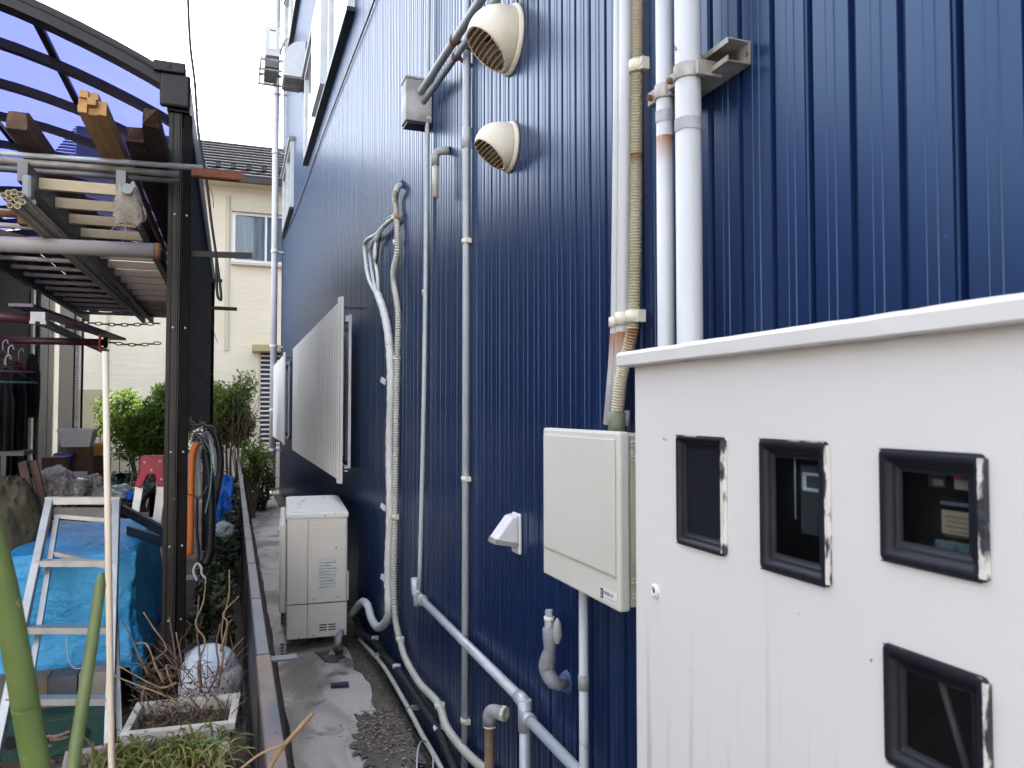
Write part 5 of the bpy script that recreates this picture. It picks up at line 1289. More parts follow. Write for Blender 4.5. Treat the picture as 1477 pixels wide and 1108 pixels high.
# dead shrub stems near the jug, made from the photograph's visible stems
tw = thing('dead_shrub', 'leafless pruned shrub with pale cut stems in front of the jug', 'shrub', (-.25, 3.7, .1))
base = at(232, 992, y=3.75)
stems = [(((215, 975), (200, 945), (190, 920), (176, 897)), 3.75), (((236, 985), (225, 962), (212, 930), (197, 928)), 3.7), (((238, 980), (222, 955), (240, 935), (221, 905), (207, 883)), 3.8),
         (((262, 990), (255, 960), (250, 925), (244, 890)), 3.75), (((250, 992), (240, 960), (262, 965), (254, 912)), 3.7), (((290, 1000), (286, 960), (296, 925), (282, 900), (293, 870), (297, 836)), 3.72),
         (((290, 990), (288, 945), (284, 905), (287, 860)), 3.78), (((315, 990), (322, 945), (320, 905), (330, 860), (331, 822)), 3.75), (((318, 940), (328, 900), (322, 885), (345, 860)), 3.7), (((325, 960), (338, 935), (352, 920)), 3.7),
         (((255, 985), (235, 992), (215, 985), (170, 960)), 3.6), (((255, 1010), (230, 1000), (190, 985), (165, 975)), 3.55), (((300, 1000), (315, 965), (312, 930), (318, 900)), 3.72), (((325, 930), (330, 900), (336, 893)), 3.72), (((204, 1030), (206, 1000), (210, 990)), 3.6)]
for k, (pp, y) in enumerate(stems):
    sp = smooth_path([at(a, b_, y=y + random.uniform(-.05, .05) * 0 + .03 * i) for i, (a, b_) in enumerate(pp)], 5)
    MB().tube(sp, [.0052 * (1 - .45 * i / len(sp)) * (1.25 if i % 5 == 0 else 1) for i in range(len(sp))], 6).build('stem', M_TWIG if k % 3 else M_TWIGD, tw)
random.seed(12)
fine = MB()
for k in range(120):
    a = at(random.uniform(200, 345), random.uniform(950, 1035), y=random.uniform(3.45, 3.9)); d = Vector((random.uniform(-1, 1), random.uniform(-.6, .6), random.uniform(-.15, 1))) * random.uniform(.05, .17)
    fine.tube([a, a + d * .5 + Vector((0, 0, .01)), a + d], [.0022, .0018, .001], 4)
tag(fine.build('fine_twigs', M_TWIGD, tw), kind='stuff')
lf = MB()
for k in range(170): leaf(lf, at(random.uniform(215, 340), random.uniform(960, 1015), y=random.uniform(3.55, 3.9)), random.uniform(.006, .015))
tag(lf.build('withered_leaves', leafmat('withered', (.2, .06, .04), (.16, .13, .05), .3), tw), kind='stuff')

# long strappy plant in near planter
def blades(name, label, cen, rx, ry, n_, h, m, seed, z):
    random.seed(seed); b_ = MB()
    for k in range(n_):
        a = Vector((cen[0] + random.uniform(-rx, rx), cen[1] + random.uniform(-ry, ry), z)); an = random.uniform(0, 6.28); ln = h * random.uniform(.5, 1.2)
        out = Vector((math.cos(an), math.sin(an) * .8, 0)) * random.uniform(.25, .9) * ln; w_ = random.uniform(.0035, .006)
        side = Vector((-math.sin(an), math.cos(an), 0)) * w_; n2 = 6; vs = []
        for i in range(n2 + 1):
            t_ = i / n2; p = a + out * t_ + Vector((0, 0, ln * (1.5 * t_ - 1.35 * t_ * t_))); wv = side * (1 - t_ ** 2 * .95); vs += [p - wv, p + wv + Vector((0, 0, .002))]
        b_.add(vs, [(2*i, 2*i+1, 2*i+3, 2*i+2) for i in range(n2)], True)
    return b_
# ================================================================== PLANTERS
def planter(name, label, x0, x1, y0, y1, z0, z1, m, rz=0, flare=.03):
    cx_, cy_ = (x0+x1)/2, (y0+y1)/2
    t = thing(name, label, 'planter', (cx_, cy_, z0), rz=rz); t['local'] = True
    hx, hy_ = (x1-x0)/2, (y1-y0)/2; H = z1 - z0; b_ = MB()
    lo = [(-hx+flare, -hy_+flare), (hx-flare, -hy_+flare), (hx-flare, hy_-flare), (-hx+flare, hy_-flare)]; hi = [(-hx, -hy_), (hx, -hy_), (hx, hy_), (-hx, hy_)]
    hi2 = [(a * (1 + .018/hx * (1 if 1 else 0)), c_ * (1 + .018/hy_)) for a, c_ in hi]; inn = [(a * (1 - .012/hx), c_ * (1 - .012/hy_)) for a, c_ in hi]; inl = [(a * (1 - .02/hx), c_ * (1 - .02/hy_)) for a, c_ in lo]
    vs = [(*p, 0) for p in lo] + [(*p, H*.9) for p in hi] + [(*p, H*.9) for p in hi2] + [(*p, H) for p in hi2] + [(*p, H) for p in inn] + [(*p, .02) for p in inl]
    fs = [(3, 2, 1, 0), (20, 21, 22, 23)] + [(i*4+k, i*4+(k+1) % 4, (i+1)*4+(k+1) % 4, (i+1)*4+k) for i in range(5) for k in range(4)]
    b_.add(vs, fs).build('trough', m, t, bevel=.004)
    MB().grid(lambda u, v: Vector((-hx*.92 + 2*hx*.92*u, -hy_*.92 + 2*hy_*.92*v, H*.84 + .012 * noise.noise(Vector((u*8, v*8, cx_))))), 12, 12).build('soil', M_SOIL, t)
    return t
pl = planter('trough_planter', 'faded pink trough planter full of strappy green leaves at the bottom left', -.52, -.04, 2.86, 3.24, .0, .31, M_PINK, R(6))
pl2 = planter('trough_planter', 'white trough planter with bare twigs, behind the pink one', -.36, .02, 3.30, 3.60, .0, .32, M_WHITEPLANT, R(-4))
b_ = blades('', '', (-.24, 3.02), .2, .15, 520, .26, None, 5, .24)
t = thing('strappy_plant', 'clump of narrow arching green and yellow leaves growing in the pink trough', 'plant', (-.25, 2.9, .24))
tag(b_.build('green_blades', L_GRASS, t), kind='stuff')
tag(blades('', '', (-.27, 3.0), .22, .15, 330, .2, None, 6, .24).build('dry_blades', L_GRASSD, t), kind='stuff')
random.seed(5); fine = MB()
for k in range(110):
    a = Vector((random.uniform(-.33, 0), random.uniform(3.32, 3.58), .26)); d = Vector((random.uniform(-1, 1), random.uniform(-.6, .6), random.uniform(.1, 1))) * random.uniform(.06, .2)
    fine.tube([a, a + d * .5 + Vector((0, 0, .01)), a + d], [.003, .002, .001], 4)
tag(fine.build('twig_tangle', M_TWIGD), 'tangle of dark dry twigs in the white trough planter', 'plant', kind='stuff')
q = at(298, 1075, z=.3)
t = thing('printed_bag', 'torn white bag scrap with turquoise and red print lying on the pink trough rim', 'bag', (q.x, q.y, .28))
def scrap(u, v): return Vector((q.x - .06 + .14*u, q.y - .12 + .13*v, .315 + .02 * noise.noise(Vector((u*4, v*4, 1))) - .02*v))
MB().grid(scrap, 10, 10).build('bag_film', M_STYRO, t)
MB().tube([Vector((q.x + .01 + .03*math.cos(a), q.y - .06 + .03*math.sin(a), .334)) for a in [2*math.pi*i/16 for i in range(17)]], .004, 5).build('turquoise_ring', mat('turquoise_print', (.05, .4, .38), .5), t)

random.seed(91)
sl_ = MB()
for k in range(260): leaf(sl_, Vector((random.uniform(-.32, -.02), random.uniform(3.33, 3.57), .275 + random.random() * .03)), random.uniform(.006, .016))
tag(sl_.build('fallen_leaves', L_DRY, None), 'withered leaves lying in the white trough planter', kind='stuff')
# near green stems & stake
pth = [Vector((at(95, 1250, y=.95).x, .95, .55)), at(53, 1108, y=.9), at(34, 1000, y=.88), at(6, 850, y=.86), at(-30, 710, y=.85), at(-75, 570, y=.84)]
dd_ = pth[1] - pth[3]; pth = [pth[1] + dd_ * (pth[1].z / -dd_.z), pth[1] + dd_ * (pth[1].z / -dd_.z) * .5] + pth[1:]
sp = smooth_path(pth, 8); tag(MB().tube(sp, [.0138 - .003 * i / len(sp) for i in range(len(sp))], 18).build('green_stem', M_STEM), 'thick green plant stem leaning left, very near the camera at the bottom left', 'plant stem', 'green stems close to the camera')
a, b_, c_ = at(147, 826, y=1.1), at(128, 960, y=1.08), at(105, 1108, y=1.05)
dd_ = c_ - a; pth = [c_ + dd_ * (c_.z / -dd_.z), c_ + dd_ * (c_.z / -dd_.z) * .5, c_, b_, a]
sp = smooth_path(pth, 8); rr = [.0084 - .0018 * i / len(sp) for i in range(len(sp))]; rr[-1] = .003; rr[-2] = .0065
tag(MB().tube(sp, rr, 16).build('green_stem', mat('green_stem_pale', (.085, .125, .04), .45, col2=(.12, .16, .06), scale=18)), 'thinner green stem with a cut tip, right of the thick one', 'plant stem', 'green stems close to the camera')
a, b_ = at(152, 507, y=2.3), at(161, 1108, y=2.3)
d = (b_ - a).normalized(); 
tag(MB().tube([a, a + (b_ - a) * .5, b_, b_ + d * .45], [.008, .0085, .0085, .009], 12).build('garden_stake', M_STAKE), 'tall slim pale garden stake standing in front of the stepladder', 'stake')
# pale twigs lower centre crossing rail
for k, (pp, y, lab) in enumerate(((((380, 1125), (402, 1085), (425, 1058), (452, 1028)), 1.5, 'thick pale bare twig crossing the fence rail at the bottom'), (((340, 1115), (375, 1088), (410, 1074)), 1.45, 'thin pale twig reaching over the fence rail at the bottom'))):
    sp = smooth_path([at(a_, b2, y=y) for a_, b2 in pp], 5)
    sp = [Vector((sp[0].x - .02, y, .0))] + sp
    tag(MB().tube(sp, [.0035] + [.0042 - .002*k] * (len(sp) - 2) + [.003 - .001*k], 6).build('twig', M_TWIG), lab, 'twig', 'twigs over the fence rail')

# ================================================================== JUG
q = at(303, 965, y=4.05); jx, jy = q.x, 4.1
t = thing('water_jug', 'big milky plastic jug topped with a pale blue film bag, by the fence', 'jug', (jx, jy, 0))
MB().lathe((jx, jy, 0), (0, 0, 1), [(0, .0), (.13, .0), (.15, .02), (.153, .22), (.148, .27), (.12, .31), (.07, .34), (0, .345)], 28).build('jug_body', M_JUG, t)
b_ = MB()
def cap_(u, v):
    an = 2*math.pi*u; el = R(90 * v); r_ = .14 * math.cos(el) + .006 * noise.noise(Vector((math.cos(an)*3, math.sin(an)*3, v*5)))
    return Vector((jx - .01 + r_ * math.cos(an), jy + r_ * math.sin(an), .285 + .115 * math.sin(el)))
MB().grid(cap_, 32, 8).build('film_bag', M_JUGBAG, t)

# ================================================================== BLUE TARP PILE + CRATE
random.seed(3)
tp = thing('tarp_covered_pile', 'bright blue tarpaulin draped over a stacked pile behind the leaning ladder', 'tarp', (-.75, 4.9, 0))
X0, X1, Y0_, Y1_, ZT, ZB = -1.06, -.47, 4.40, 5.7, .83, .27
def tarp(u, v):
    # u across (x) including sides, v along y including front drop
    s = -.55 + u * 2.1 ; t_ = -1.0 + v * 2.2
    x = X0 + (X1 - X0) * min(max(s, 0), 1); y = Y0_ + (Y1_ - Y0_) * min(max(t_, 0), 1)
    z = ZT + .025 * noise.noise(Vector((x*4, y*3, 0)))
    if s < 0: z -= -s * .9; x -= -s * .08
    if s > 1: z -= (s - 1) * 1.1; x += (s - 1) * .10
    if t_ < 0: z -= -t_ * (ZT - ZB) * (1.0 + .05 * noise.noise(Vector((x*6, 0, 0)))); y -= -t_ * .09
    z = max(z, .16 + .03 * noise.noise(Vector((x*5, y*5, 2))))
    nn = Vector((x*3.5, y*3.5, z*3.5)); f_ = .03 * noise.noise(nn) + .016 * abs(noise.noise(nn*2.6)) + .006 * noise.noise(nn*8)
    return Vector((x + f_, y - f_, z + f_ * .6))
MB().grid(tarp, 90, 90).build('tarpaulin', M_TARP, tp)
MB().bx(X0 + .06, X1 - .08, Y0_ + .08, Y1_ - .08, .02, ZT - .14).build('covered_stack', M_CARTON, tp)
t = thing('teal_crate', 'dark teal plastic crate with round hand holes under the tarp edge', 'crate', (-.74, 4.08, 0))
MB().bx(-1.03, -.50, 3.98, 4.2, .0, .17).build('crate_body', M_TEAL, t, bevel=.008)
MB().bx(-1.04, -.49, 3.97, 4.21, .171, .19).build('crate_rim', M_TEAL, t)
for xx in (-.9, -.78, -.62): MB().tube([(xx, 3.972, .09), (xx, 3.979, .09)], .03, 14).build('hand_hole', M_DARKSLOT, t)
t = thing('carton_stack', 'weathered brown and grey cartons squeezed between the tarp and the teal crate', 'carton', (-.75, 4.15, .19))
MB().bx(-1.0, -.78, 4.07, 4.19, .192, .33).build('carton', M_CARTON, t); MB().bx(-.775, -.66, 4.06, 4.19, .192, .33).build('carton', mat('slate_carton', (.09, .1, .12), .7), t); MB().bx(-.655, -.5, 4.07, 4.19, .192, .33).build('carton', mat('beige_carton', (.27, .25, .21), .8), t)

# ================================================================== LEANING STEPLADDER
ld = thing('stepladder', 'aluminium stepladder leaning over the blue tarp, rails widening to red feet', 'ladder', (-.7, 4.1, 0))
TL, TR = at(72, 722, y=4.45), at(168, 722, y=4.45); BLp, BR = at(-12, 1060, y=3.62), at(157, 1072, y=3.62)
BLp.z = BR.z = .09
for a, b_, nm in ((TL, BLp, 0), (TR, BR, 1)):
    MB().bar(a, b_, .035, .05, up=(0, -1, .3)).build('side_rail', M_ALU, ld, bevel=.003)
    f_ = MB().bar(b_ + (a - b_).normalized() * .05, b_ + (b_ - a).normalized() * .012, .045, .06, up=(0, -1, .3)).build('rail_boot', M_GREYPVC, ld)
    MB().bar(b_ + (a - b_).normalized() * .045, b_ + (a - b_).normalized() * .01, .049, .064, up=(0, -1, .3)).build('red_band', M_RED, f_)
MB().bar(TL + Vector((-.018, 0, 0)), TR + Vector((.018, 0, 0)), .05, .035).build('top_cap', M_ALU, ld)
for py in (812, 908, 1010):
    def on(a, b_, py=py):
        lo_, hi_ = 0, 1
        for _ in range(30):
            m_ = (lo_ + hi_) / 2; p = a.lerp(b_, m_); dcam = p - Vector((0, 0, CAMZ)); yy2 = CY - F * dcam.dot(_u) / dcam.dot(_f)
            if yy2 < py: lo_ = m_
            else: hi_ = m_
        return a.lerp(b_, lo_)
    MB().bar(on(TL, BLp), on(TR, BR), .055, .028).build('tread', M_ALU, ld)
off = Vector((.035, .04, -.02)); off2 = Vector((-.03, .04, -.02))
A1, B1 = TL + off, BLp.lerp(TL, .25) + Vector((.06, .08, 0)); A2, B2 = TR + off2, BR + Vector((.03, .12, .0))
for a, b_ in ((A1, B1), (A2, B2)): MB().bar(a, b_, .022, .032, up=(0, -1, .3)).build('rear_rail', M_ALU, ld)
for f_ in (.08, .3): MB().bar(A1.lerp(B1, f_), A2.lerp(B2, f_), .03, .02).build('rear_brace', M_ALU, ld)
MB().bar(TL.lerp(BLp, .06) + Vector((.02, .04, 0)), TR.lerp(BR, .06) + Vector((-.02, .04, 0)), .02, .05).build('label_bar', M_ALUDULL, ld)
q = on(TL, BLp) 
pw = [at(97, 902, y=4.02), at(96, 925, y=3.98), at(98, 950, y=3.96), at(106, 963, y=3.96), at(118, 963, y=3.96), at(121, 950, y=3.96)]
tag(MB().tube(smooth_path(pw, 6), .0022, 5).build('tie_wire', M_PIPEGREY), 'looped pale wire hanging from the lower tread of the leaning ladder', 'wire')
# red topped stepladder
rl = thing('red_top_stepladder', 'folded aluminium stepladder with red plastic top, beside the carport post', 'ladder', (-.5, 5.6, 0))
a, b_ = at(207, 657, y=5.6), at(234, 690, y=5.6)
cx_ = (a.x + b_.x)/2
MB().prism([(-.065, 0), (.075, 0), (.075, -.1), (.085, -.2), (.035, -.2), (.02, -.12), (-.02, -.12), (-.06, -.21), (-.1, -.19), (-.07, -.1)], lambda p: (cx_ + p[0], 5.5, a.z + p[1]), lambda p: (cx_ + p[0], 5.62, a.z + p[1])).build('red_top', M_RED, rl, bevel=.008)
for dx, dz in ((-.04, -.04), (.05, -.035), (0, -.09), (.06, -.15)): MB().tube([(cx_ + dx, 5.495, a.z + dz), (cx_ + dx, 5.5, a.z + dz)], .007, 8).build('rivet', M_GALV, rl)
MB().bar((cx_ - .07, 5.56, a.z - .18), (cx_ - .2, 5.4, .0), .045, .06, up=(0, -1, 0)).build('leg', M_ALU, rl); MB().bar((cx_ + .06, 5.56, a.z - .19), (cx_ - .05, 5.45, .0), .05, .06, up=(0, -1, 0)).build('leg', M_ALU, rl)
for k, (pa, pb, lab) in enumerate((((178, 735), (238, 768), 'upper black metal bar slanting behind the carport post'), ((185, 765), (238, 782), 'lower black metal bar slanting behind the carport post'))):
    a, b_ = at(*pa, y=4.9), at(*pb, y=4.4); tag(MB().bar(a, b_, .02, .05).build('steel_bar', M_BLACKMETAL), lab, 'bar', 'black bars beside the red top stepladder')

# ================================================================== HOSES ON POST
hs = thing('hose_bundle', 'bundle of orange, grey and black hoses tied to the carport side', 'hoses', (-.2, 4.6, 1))
def hose(pp, y, r_, m, cor=False):
    sp = smooth_path([at(a_, b2, y=y) for a_, b2 in pp], 8)
    if cor:
        sp = resample(sp, .012); MB().tube(sp, [r_ + (.003 if i % 2 else -.002) for i in range(len(sp))], 10).build('hose', m, hs)
    else: MB().tube(sp, r_, 10).build('hose', m, hs)
hose([(285, 638), (278, 655), (276, 700), (275, 760), (274, 800)], 4.40, .017, M_ORANGE)
hose([(288, 642), (284, 660), (286, 700), (286, 722)], 4.44, .019, M_CREAMHOSE, True)
hose([(280, 630), (292, 640), (299, 670), (303, 710), (304, 760), (301, 800), (295, 815)], 4.5, .026, M_BLACKHOSE, True)
hose([(300, 615), (312, 630), (318, 665), (314, 700), (308, 730), (302, 745)], 4.6, .02, M_BLACKHOSE)
hose([(292, 632), (304, 655), (304, 700), (296, 740)], 4.45, .004, mat('thin_teal_hose', (.12, .3, .3), .4))
hose([(285, 700), (284, 760), (287, 800), (282, 820)], 4.52, .008, M_BLACKHOSE)
hose([(290, 630), (300, 625), (305, 640), (309, 670), (303, 690)], 4.7, .012, M_PIPEGREY)
hose([(284, 838), (279, 824), (284, 813), (290, 818), (291, 828), (297, 835)], 4.45, .006, M_WHITEPL)
wr = MB()
random.seed(9)
for k in range(26):
    a = at(random.uniform(276, 304), random.uniform(612, 636), y=4.43); d = Vector((random.uniform(-.07, .07), random.uniform(-.03, .03), random.uniform(-.07, .07)))
    wr.tube(smooth_path([a, a + d * .5 + Vector((0, 0, .015)), a + d], 3), .0028, 4)
wr.tube(smooth_path([at(272, 612, y=4.42), at(285, 613, y=4.41), at(296, 609, y=4.42)], 4), .004, 5)
wr.tube(smooth_path([at(250, 720, y=4.0), at(268, 713, y=4.2), at(290, 716, y=4.43), at(303, 690, y=4.5)], 6), .003, 5)
wr.build('tie_wires', mat('grey_wire', (.25, .25, .26), .4, .3), hs)
q = at(321, 718, y=6.6)
def bl(u, v): 
    return Vector((q.x - .09 + .17*u + .02*noise.noise(Vector((u*3, v*3, 2))), 6.6 + .06 * noise.noise(Vector((u*4, v*4, 5))), q.z + .17 - .36*v + (.05 * (.5 - abs(u - .5)) if v < .1 else 0)))
tag(MB().grid(bl, 14, 18).build('blue_sheet', M_TARP2, solid=.004), 'bright blue plastic sheet hanging behind the hoses', 'sheet')
def blob(name, label, cat, c, rx, ry, rz_, m, seed, amp=.25, group=None, parent=None):
    c = Vector(c)
    def f_(u, v):
        th_, ph = 2*math.pi*u, math.pi*v - math.pi/2
        d = Vector((math.cos(ph)*math.cos(th_), math.cos(ph)*math.sin(th_), math.sin(ph)))
        k = 1 + amp * noise.noise(d * 1.4 + Vector((seed, 0, 0))) - amp * .7 * abs(noise.noise(d * 3.2 + Vector((0, seed, 0)))) - amp*.5*abs(noise.noise(d * 7 + Vector((0, seed, 3)))) - amp*.3*abs(noise.noise(d * 15 + Vector((0, seed, 7))))
        p = Vector((d.x*rx*k, d.y*ry*k, d.z*rz_*k)); p.z = max(p.z, -rz_*.75); return c + p
    o = MB().grid(f_, 72, 44).build(name, m, parent)
    return tag(o, label, cat, group) if not parent else o
q = at(322, 765, y=5.6); blob('crumpled_bag', 'crumpled white and red plastic bag in the ivy under the blue sheet', 'bag', (q.x, q.y, q.z), .07, .06, .06, M_BAG3, 4)
q = at(272, 842, y=5.2); tag(MB().bx(q.x - .07, q.x + .06, 5.2, 5.35, .25, .5).build('concrete_block', M_HOUSEPANEL), 'grey block standing just right of the carport post foot', 'block')

# ================================================================== CLUTTER UNDER THE CARPORT
tb = thing('work_table', 'dark low table carrying bags and boxes under the carport', 'table', (-1.4, 7.2, 0))
MB().bx(-2.1, -.72, 6.5, 8.6, .74, .80).build('table_top', M_HOUSEDARK, tb)
for x in (-2.05, -.77):
    for y in (6.55, 8.5): MB().bx(x, x + .05, y, y + .05, 0, .739).build('leg', M_HOUSEDARK, tb)
def onb(px, py, y): return at(px, py, y=y)
q = onb(95, 690, 6.8); blob('plastic_bag', 'large clear crumpled rubbish bag in the middle of the table', 'bag', (q.x, 6.8, .93), .16, .16, .14, M_BAG, 1, .35, 'plastic bags on the dark table')
q = onb(65, 688, 6.9); blob('plastic_bag', 'cream and white torn bag at the left end of the table', 'bag', (q.x, 7.0, .95), .16, .14, .11, M_BAG2, 2, .4, 'plastic bags on the dark table')
q = onb(125, 690, 6.9); blob('plastic_bag', 'cream bag with dark stripes right of the clear bag', 'bag', (q.x, 7.1, .93), .12, .13, .10, M_BAG2, 3, .4, 'plastic bags on the dark table')
q = onb(165, 697, 6.8); blob('plastic_bag', 'flat pale blue bag at the right end of the table', 'bag', (q.x, 6.9, .89), .17, .13, .07, M_BAG3, 5, .4, 'plastic bags on the dark table')
q = onb(188, 700, 6.6); blob('blue_wrap', 'small bright blue plastic wrap at the right end of the table', 'wrap', (q.x, 6.7, .88), .05, .06, .045, M_TARP2, 6, .4)
a, b_ = at(118, 700, y=6.4), at(200, 712, y=6.4)
t = thing('shallow_tray', 'black shallow tray under the pale blue bag', 'tray', (a.x, 6.5, .8)); MB().bx(a.x, b_.x, 6.4, 6.9, .80, .845).build('tray', M_HOUSEDARK, t, bevel=.006)
def crate(name, label, cat, pa, pb, y, m, d=.3, rim=.02, ins=.03):
    a, b_ = at(*pa, y=y), at(*pb, y=y); t = thing(name, label, cat, ((a.x+b_.x)/2, y, b_.z))
    vs = [(a.x + ins, y + ins, b_.z), (b_.x - ins, y + ins, b_.z), (b_.x - ins, y + d - ins, b_.z), (a.x + ins, y + d - ins, b_.z), (a.x, y, a.z), (b_.x, y, a.z), (b_.x, y + d, a.z), (a.x, y + d, a.z)]
    MB().add(vs, [(3, 2, 1, 0), (0, 1, 5, 4), (1, 2, 6, 5), (2, 3, 7, 6), (3, 0, 4, 7)]).build('box_walls', m, t, solid=.012)
    MB().bx(a.x - .006, b_.x + .006, y - .008, y + .002, a.z - rim, a.z + .004).bx(a.x - .006, b_.x + .006, y + d, y + d + .01, a.z - rim, a.z + .004).bx(a.x - .008, a.x + .002, y + .003, y + d - .001, a.z - rim, a.z + .004).bx(b_.x - .002, b_.x + .008, y + .003, y + d - .001, a.z - rim, a.z + .004).build('rim', m, t)
    return t
crate('foam_box', 'white styrofoam box perched above the table clutter by the dark doorway', 'box', (83, 620), (133, 644), 8.0, M_STYRO, .3)
a = at(108, 645, y=8.1); tag(MB().bx(a.x - .05, a.x + .13, 8.05, 8.25, .80, a.z).build('wooden_stand', M_WOODBROWN), 'brown wooden stand carrying the white foam box', 'stand')
crate('yellow_bucket', 'yellow plastic tub right of the foam box', 'tub', (130, 641), (147, 657), 9.5, M_YELPL, .2); 
a = at(138, 657, y=9.5); tag(MB().bx(a.x - .12, a.x + .12, 9.45, 9.75, 0, a.z - .001).build('low_cabinet', M_WOODBROWN), 'brown low cabinet under the yellow tub', 'cabinet')
crate('blue_crate', 'royal blue plastic crate at the back of the table', 'crate', (78, 655), (103, 672), 7.9, M_BLUEPL, .3)
a, b_ = at(60, 660, y=7.4), at(93, 678, y=7.4); tag(MB().bx(a.x, b_.x, 7.4, 7.6, .80, a.z).build('brown_carton', M_BROWNBOX, bevel=.004), 'dark brown carton in front of the blue crate', 'carton')
q = at(110, 662, y=7.5); tag(MB().lathe((q.x, 7.5, .8), (0, 0, 1), [(0, 0), (.06, 0), (.09, .22), (.085, .22), (.06, .02), (0, .02)], 16).build('white_basin', M_WHITEPL), 'white round basin tipped beside the blue crate', 'basin')
random.seed(21); lf = MB()
for k in range(500):
    p = Vector((random.uniform(-1.15, -.7), random.uniform(7.8, 8.4), .82 + random.random() * .14)); leaf(lf, p, random.uniform(.012, .035))
tag(lf.build('potted_greens', leafmat('grey_green', (.06, .09, .05), (.16, .2, .13), .2)), 'grey green potted leaves along the back of the table', 'plant', kind='stuff')
for k, (px_, py_, r_, h_, m, lab) in enumerate(((52, 655, .07, .2, M_HOUSEDARK, 'tall black tub behind the brown carton'), (100, 679, .05, .11, M_WHITEPL, 'small white pot among the bags'), (150, 672, .08, .15, M_GREYPVC, 'grey bucket behind the pale blue bag'), (40, 640, .06, .3, M_WOODBROWN, 'brown jar stack beside the beige door panels'), (178, 668, .06, .16, M_HOUSEDARK, 'black pot at the right end of the table back row'))):
    q = at(px_, 680, y=7.6 + .1 * k)
    t = thing('plant_pot', lab, 'pot', (q.x, q.y, .8)); MB().lathe((q.x, q.y, .801), (0, 0, 1), [(0, 0), (r_ * .75, 0), (r_, h_), (r_ * .93, h_), (r_ * .7, .02), (0, .02)], 16).build('pot_body', m, t)
    MB().lathe((q.x, q.y, .801 + h_ * .86), (0, 0, 1), [(r_ * 1.0, 0), (r_ * 1.07, .004), (r_ * 1.07, h_ * .12), (r_, h_ * .13)], 16).build('pot_rim', m, t)
blob('plastic_bag', 'white crumpled bag on top of the clear rubbish bag', 'bag', (at(78, 680, y=7.0).x, 7.05, 1.05), .10, .10, .06, M_STYRO, 11, .5, 'plastic bags on the dark table')
blob('plastic_bag', 'grey bag slumped in front under the table edge', 'bag', (at(60, 715, y=6.3).x, 6.3, .62), .14, .12, .16, M_BAG, 12, .4)
random.seed(55); ck = MB()
for k in range(70):
    a = Vector((random.uniform(-1.9, -.8), random.uniform(6.5, 8.4), .81)); d = Vector((random.uniform(-.2, .2), random.uniform(-.1, .1), random.uniform(.02, .2)))
    ck.tube([a, a + d * .6 + Vector((0, 0, .02)), a + d], [.006, .005, .003], 5)
tag(ck.build('sticks_and_wire', M_TWIGD), 'loose sticks and wire poking out of the heap on the table', kind='stuff')
# boards and sack on the left
a, b_ = at(33, 668, y=5.4), at(62, 800, y=5.0)
t = thing('leaning_boards', 'two worn brown boards leaning against the table at the left', 'board', b_)
MB().bar(a, b_, .045, .03, up=(0, -1, 0)).build('board', M_WOODBROWN, t); MB().bar(a + Vector((.05, .04, .0)), b_ + Vector((.05, .04, 0)), .04, .03, up=(0, -1, 0)).build('board', M_WOODBROWN, t)
q = at(12, 765, y=5.0); blob('olive_sack', 'bulging olive brown sack at the left edge', 'sack', (q.x, 5.0, q.z), .17, .2, .30, M_SACK, 8, .22)
q = at(10, 690, y=6.2); t = thing('aquarium_frame', 'open dark metal frame stand behind the olive sack', 'stand', (q.x, 6.2, 0))
a, b_ = at(-20, 652, y=6.2), at(34, 652, y=6.2)
MB().bx(a.x, b_.x, 6.2, 6.5, a.z - .03, a.z).build('stand_top', M_HOUSEPANEL, t)
MB().bx(at(4, 700, y=6.2).x - .015, at(4, 700, y=6.2).x + .015, 6.2, 6.23, .0, a.z - .031).build('upright', M_HOUSEPANEL, t); MB().bx(b_.x - .03, b_.x, 6.2, 6.23, .0, a.z - .031).build('upright', M_HOUSEDARK, t)
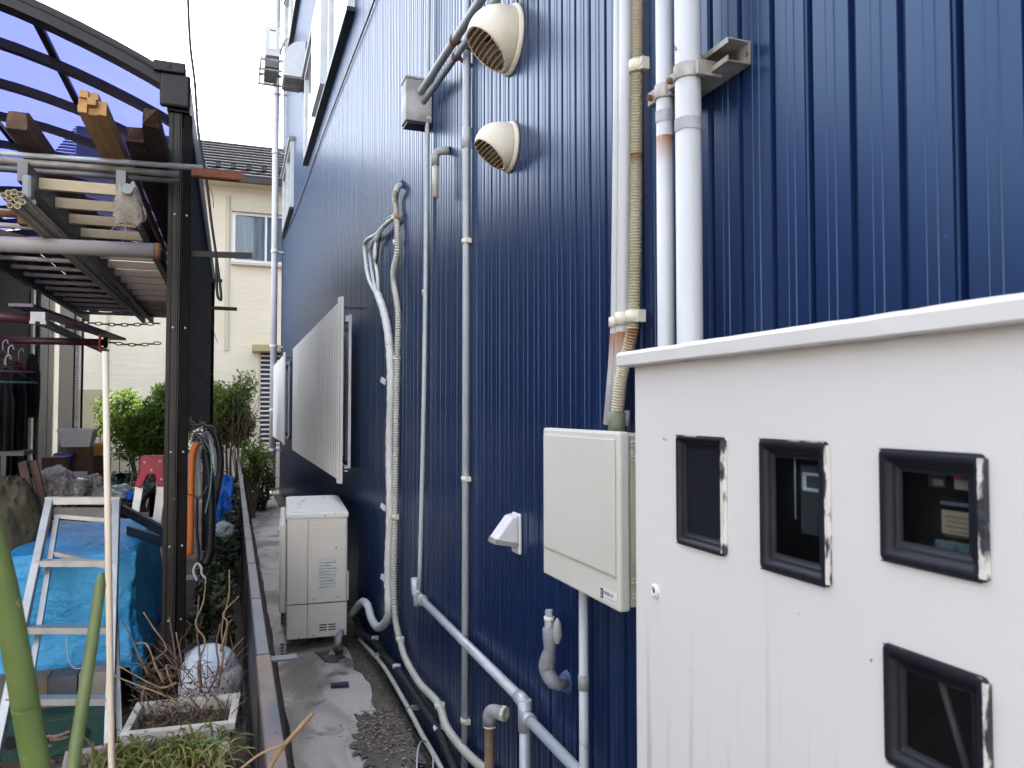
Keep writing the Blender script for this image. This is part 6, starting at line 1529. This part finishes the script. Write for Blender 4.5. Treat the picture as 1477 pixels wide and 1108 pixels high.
# hanging dark clothes and hangers
random.seed(4)
for k, (px_, py_, wpx, hpx, lab) in enumerate(((6, 575, 26, 150, 'leftmost black garment hanging under the carport'), (27, 565, 24, 170, 'middle black garment hanging under the carport'), (46, 555, 20, 90, 'short black garment nearest the beige door panels'))):
    a = at(px_, py_ - 45, y=6.3 + .2*k); W2 = wpx * 6 / F; H2 = hpx * 6 / F
    def gm(u, v, a=a, W2=W2, H2=H2, k=k):
        w_ = W2 * (.35 + .65 * min(1, v * 3.5)) * (1 - .35 * max(0, v - .6)); return Vector((a.x + (u - .5) * w_, a.y + .04 * math.sin(u * 17 + k) * min(1, v * 2), a.z - H2 * v - .03 * abs(u - .5) * (1 - v)))
    t = thing('hanging_garment', lab, 'garment', a, 'black garments hanging under the carport')
    MB().grid(gm, 22, 14).build('cloth', M_CLOTHES, t, solid=.012)
    MB().tube(smooth_path([a + Vector((0, 0, -.01)), a + Vector((0, 0, .06)), a + Vector((.02, 0, .09)), a + Vector((.03, 0, .06))], 4), .003, 5).build('hook', M_GALV, t)
def hanger(px_, py_, m, lab, y, s_=.17, rot=.3):
    c = at(px_, py_, y=y); pts = [Vector((-s_, 0, -.07)), Vector((0, 0, .03)), Vector((s_, 0, -.07)), Vector((-s_, 0, -.07))]; Mx = Matrix.Rotation(rot, 3, 'Z')
    t = thing('clothes_hanger', lab, 'hanger', c, 'plastic clothes hangers under the carport')
    MB().tube([c + Mx @ p for p in pts], .008, 6).build('frame', m, t); MB().tube(smooth_path([c + Vector((0, 0, .03)), c + Vector((0, 0, .08)), c + Vector((.02, 0, .1)), c + Vector((.03, 0, .07))], 4), .004, 5).build('hook', M_GALV, t)
hanger(8, 535, M_HANGERG, 'green hanger, lowest of the hangers at the left edge', 5.6)
hanger(12, 520, M_HANGERR, 'red hanger just above the green one', 5.8, .15, .5); hanger(4, 512, M_HANGERR, 'red hanger at the very left edge, topmost', 5.9, .15, -.4)
# rope coil on earth
q = at(75, 1072, z=.04); b_ = MB(); pts = []
for i in range(70):
    an = i * .42; rr = .07 + .015 * math.sin(i * .9); pts.append(Vector((q.x + rr * 1.3 * math.cos(an), q.y + rr * math.sin(an), .035 + i * .0012 + .006 * math.sin(i * 1.3))))
tag(b_.tube(smooth_path(pts, 3), .008, 6).build('rope_coil', M_ROPE), 'loose coil of pale pink rope on the bare earth below the ladder', 'rope')
# stones on earth
random.seed(77); b_ = MB()
for k in range(130):
    x, y = random.uniform(-1.6, -.45), random.uniform(2.6, 4.0); s_ = random.uniform(.006, .022)
    b_.lathe((x, y, .0 + s_*.2), (random.uniform(-.3, .3), random.uniform(-.3, .3), 1), [(0, -s_*.5), (s_, -s_*.2), (s_*.9, s_*.4), (0, s_*.6)], 6)
tag(b_.build('loose_stones', mat('earthy_stone', (.16, .12, .1), .9, col2=(.09, .07, .06), scale=30)), 'loose small stones and clods on the bare earth', kind='stuff')
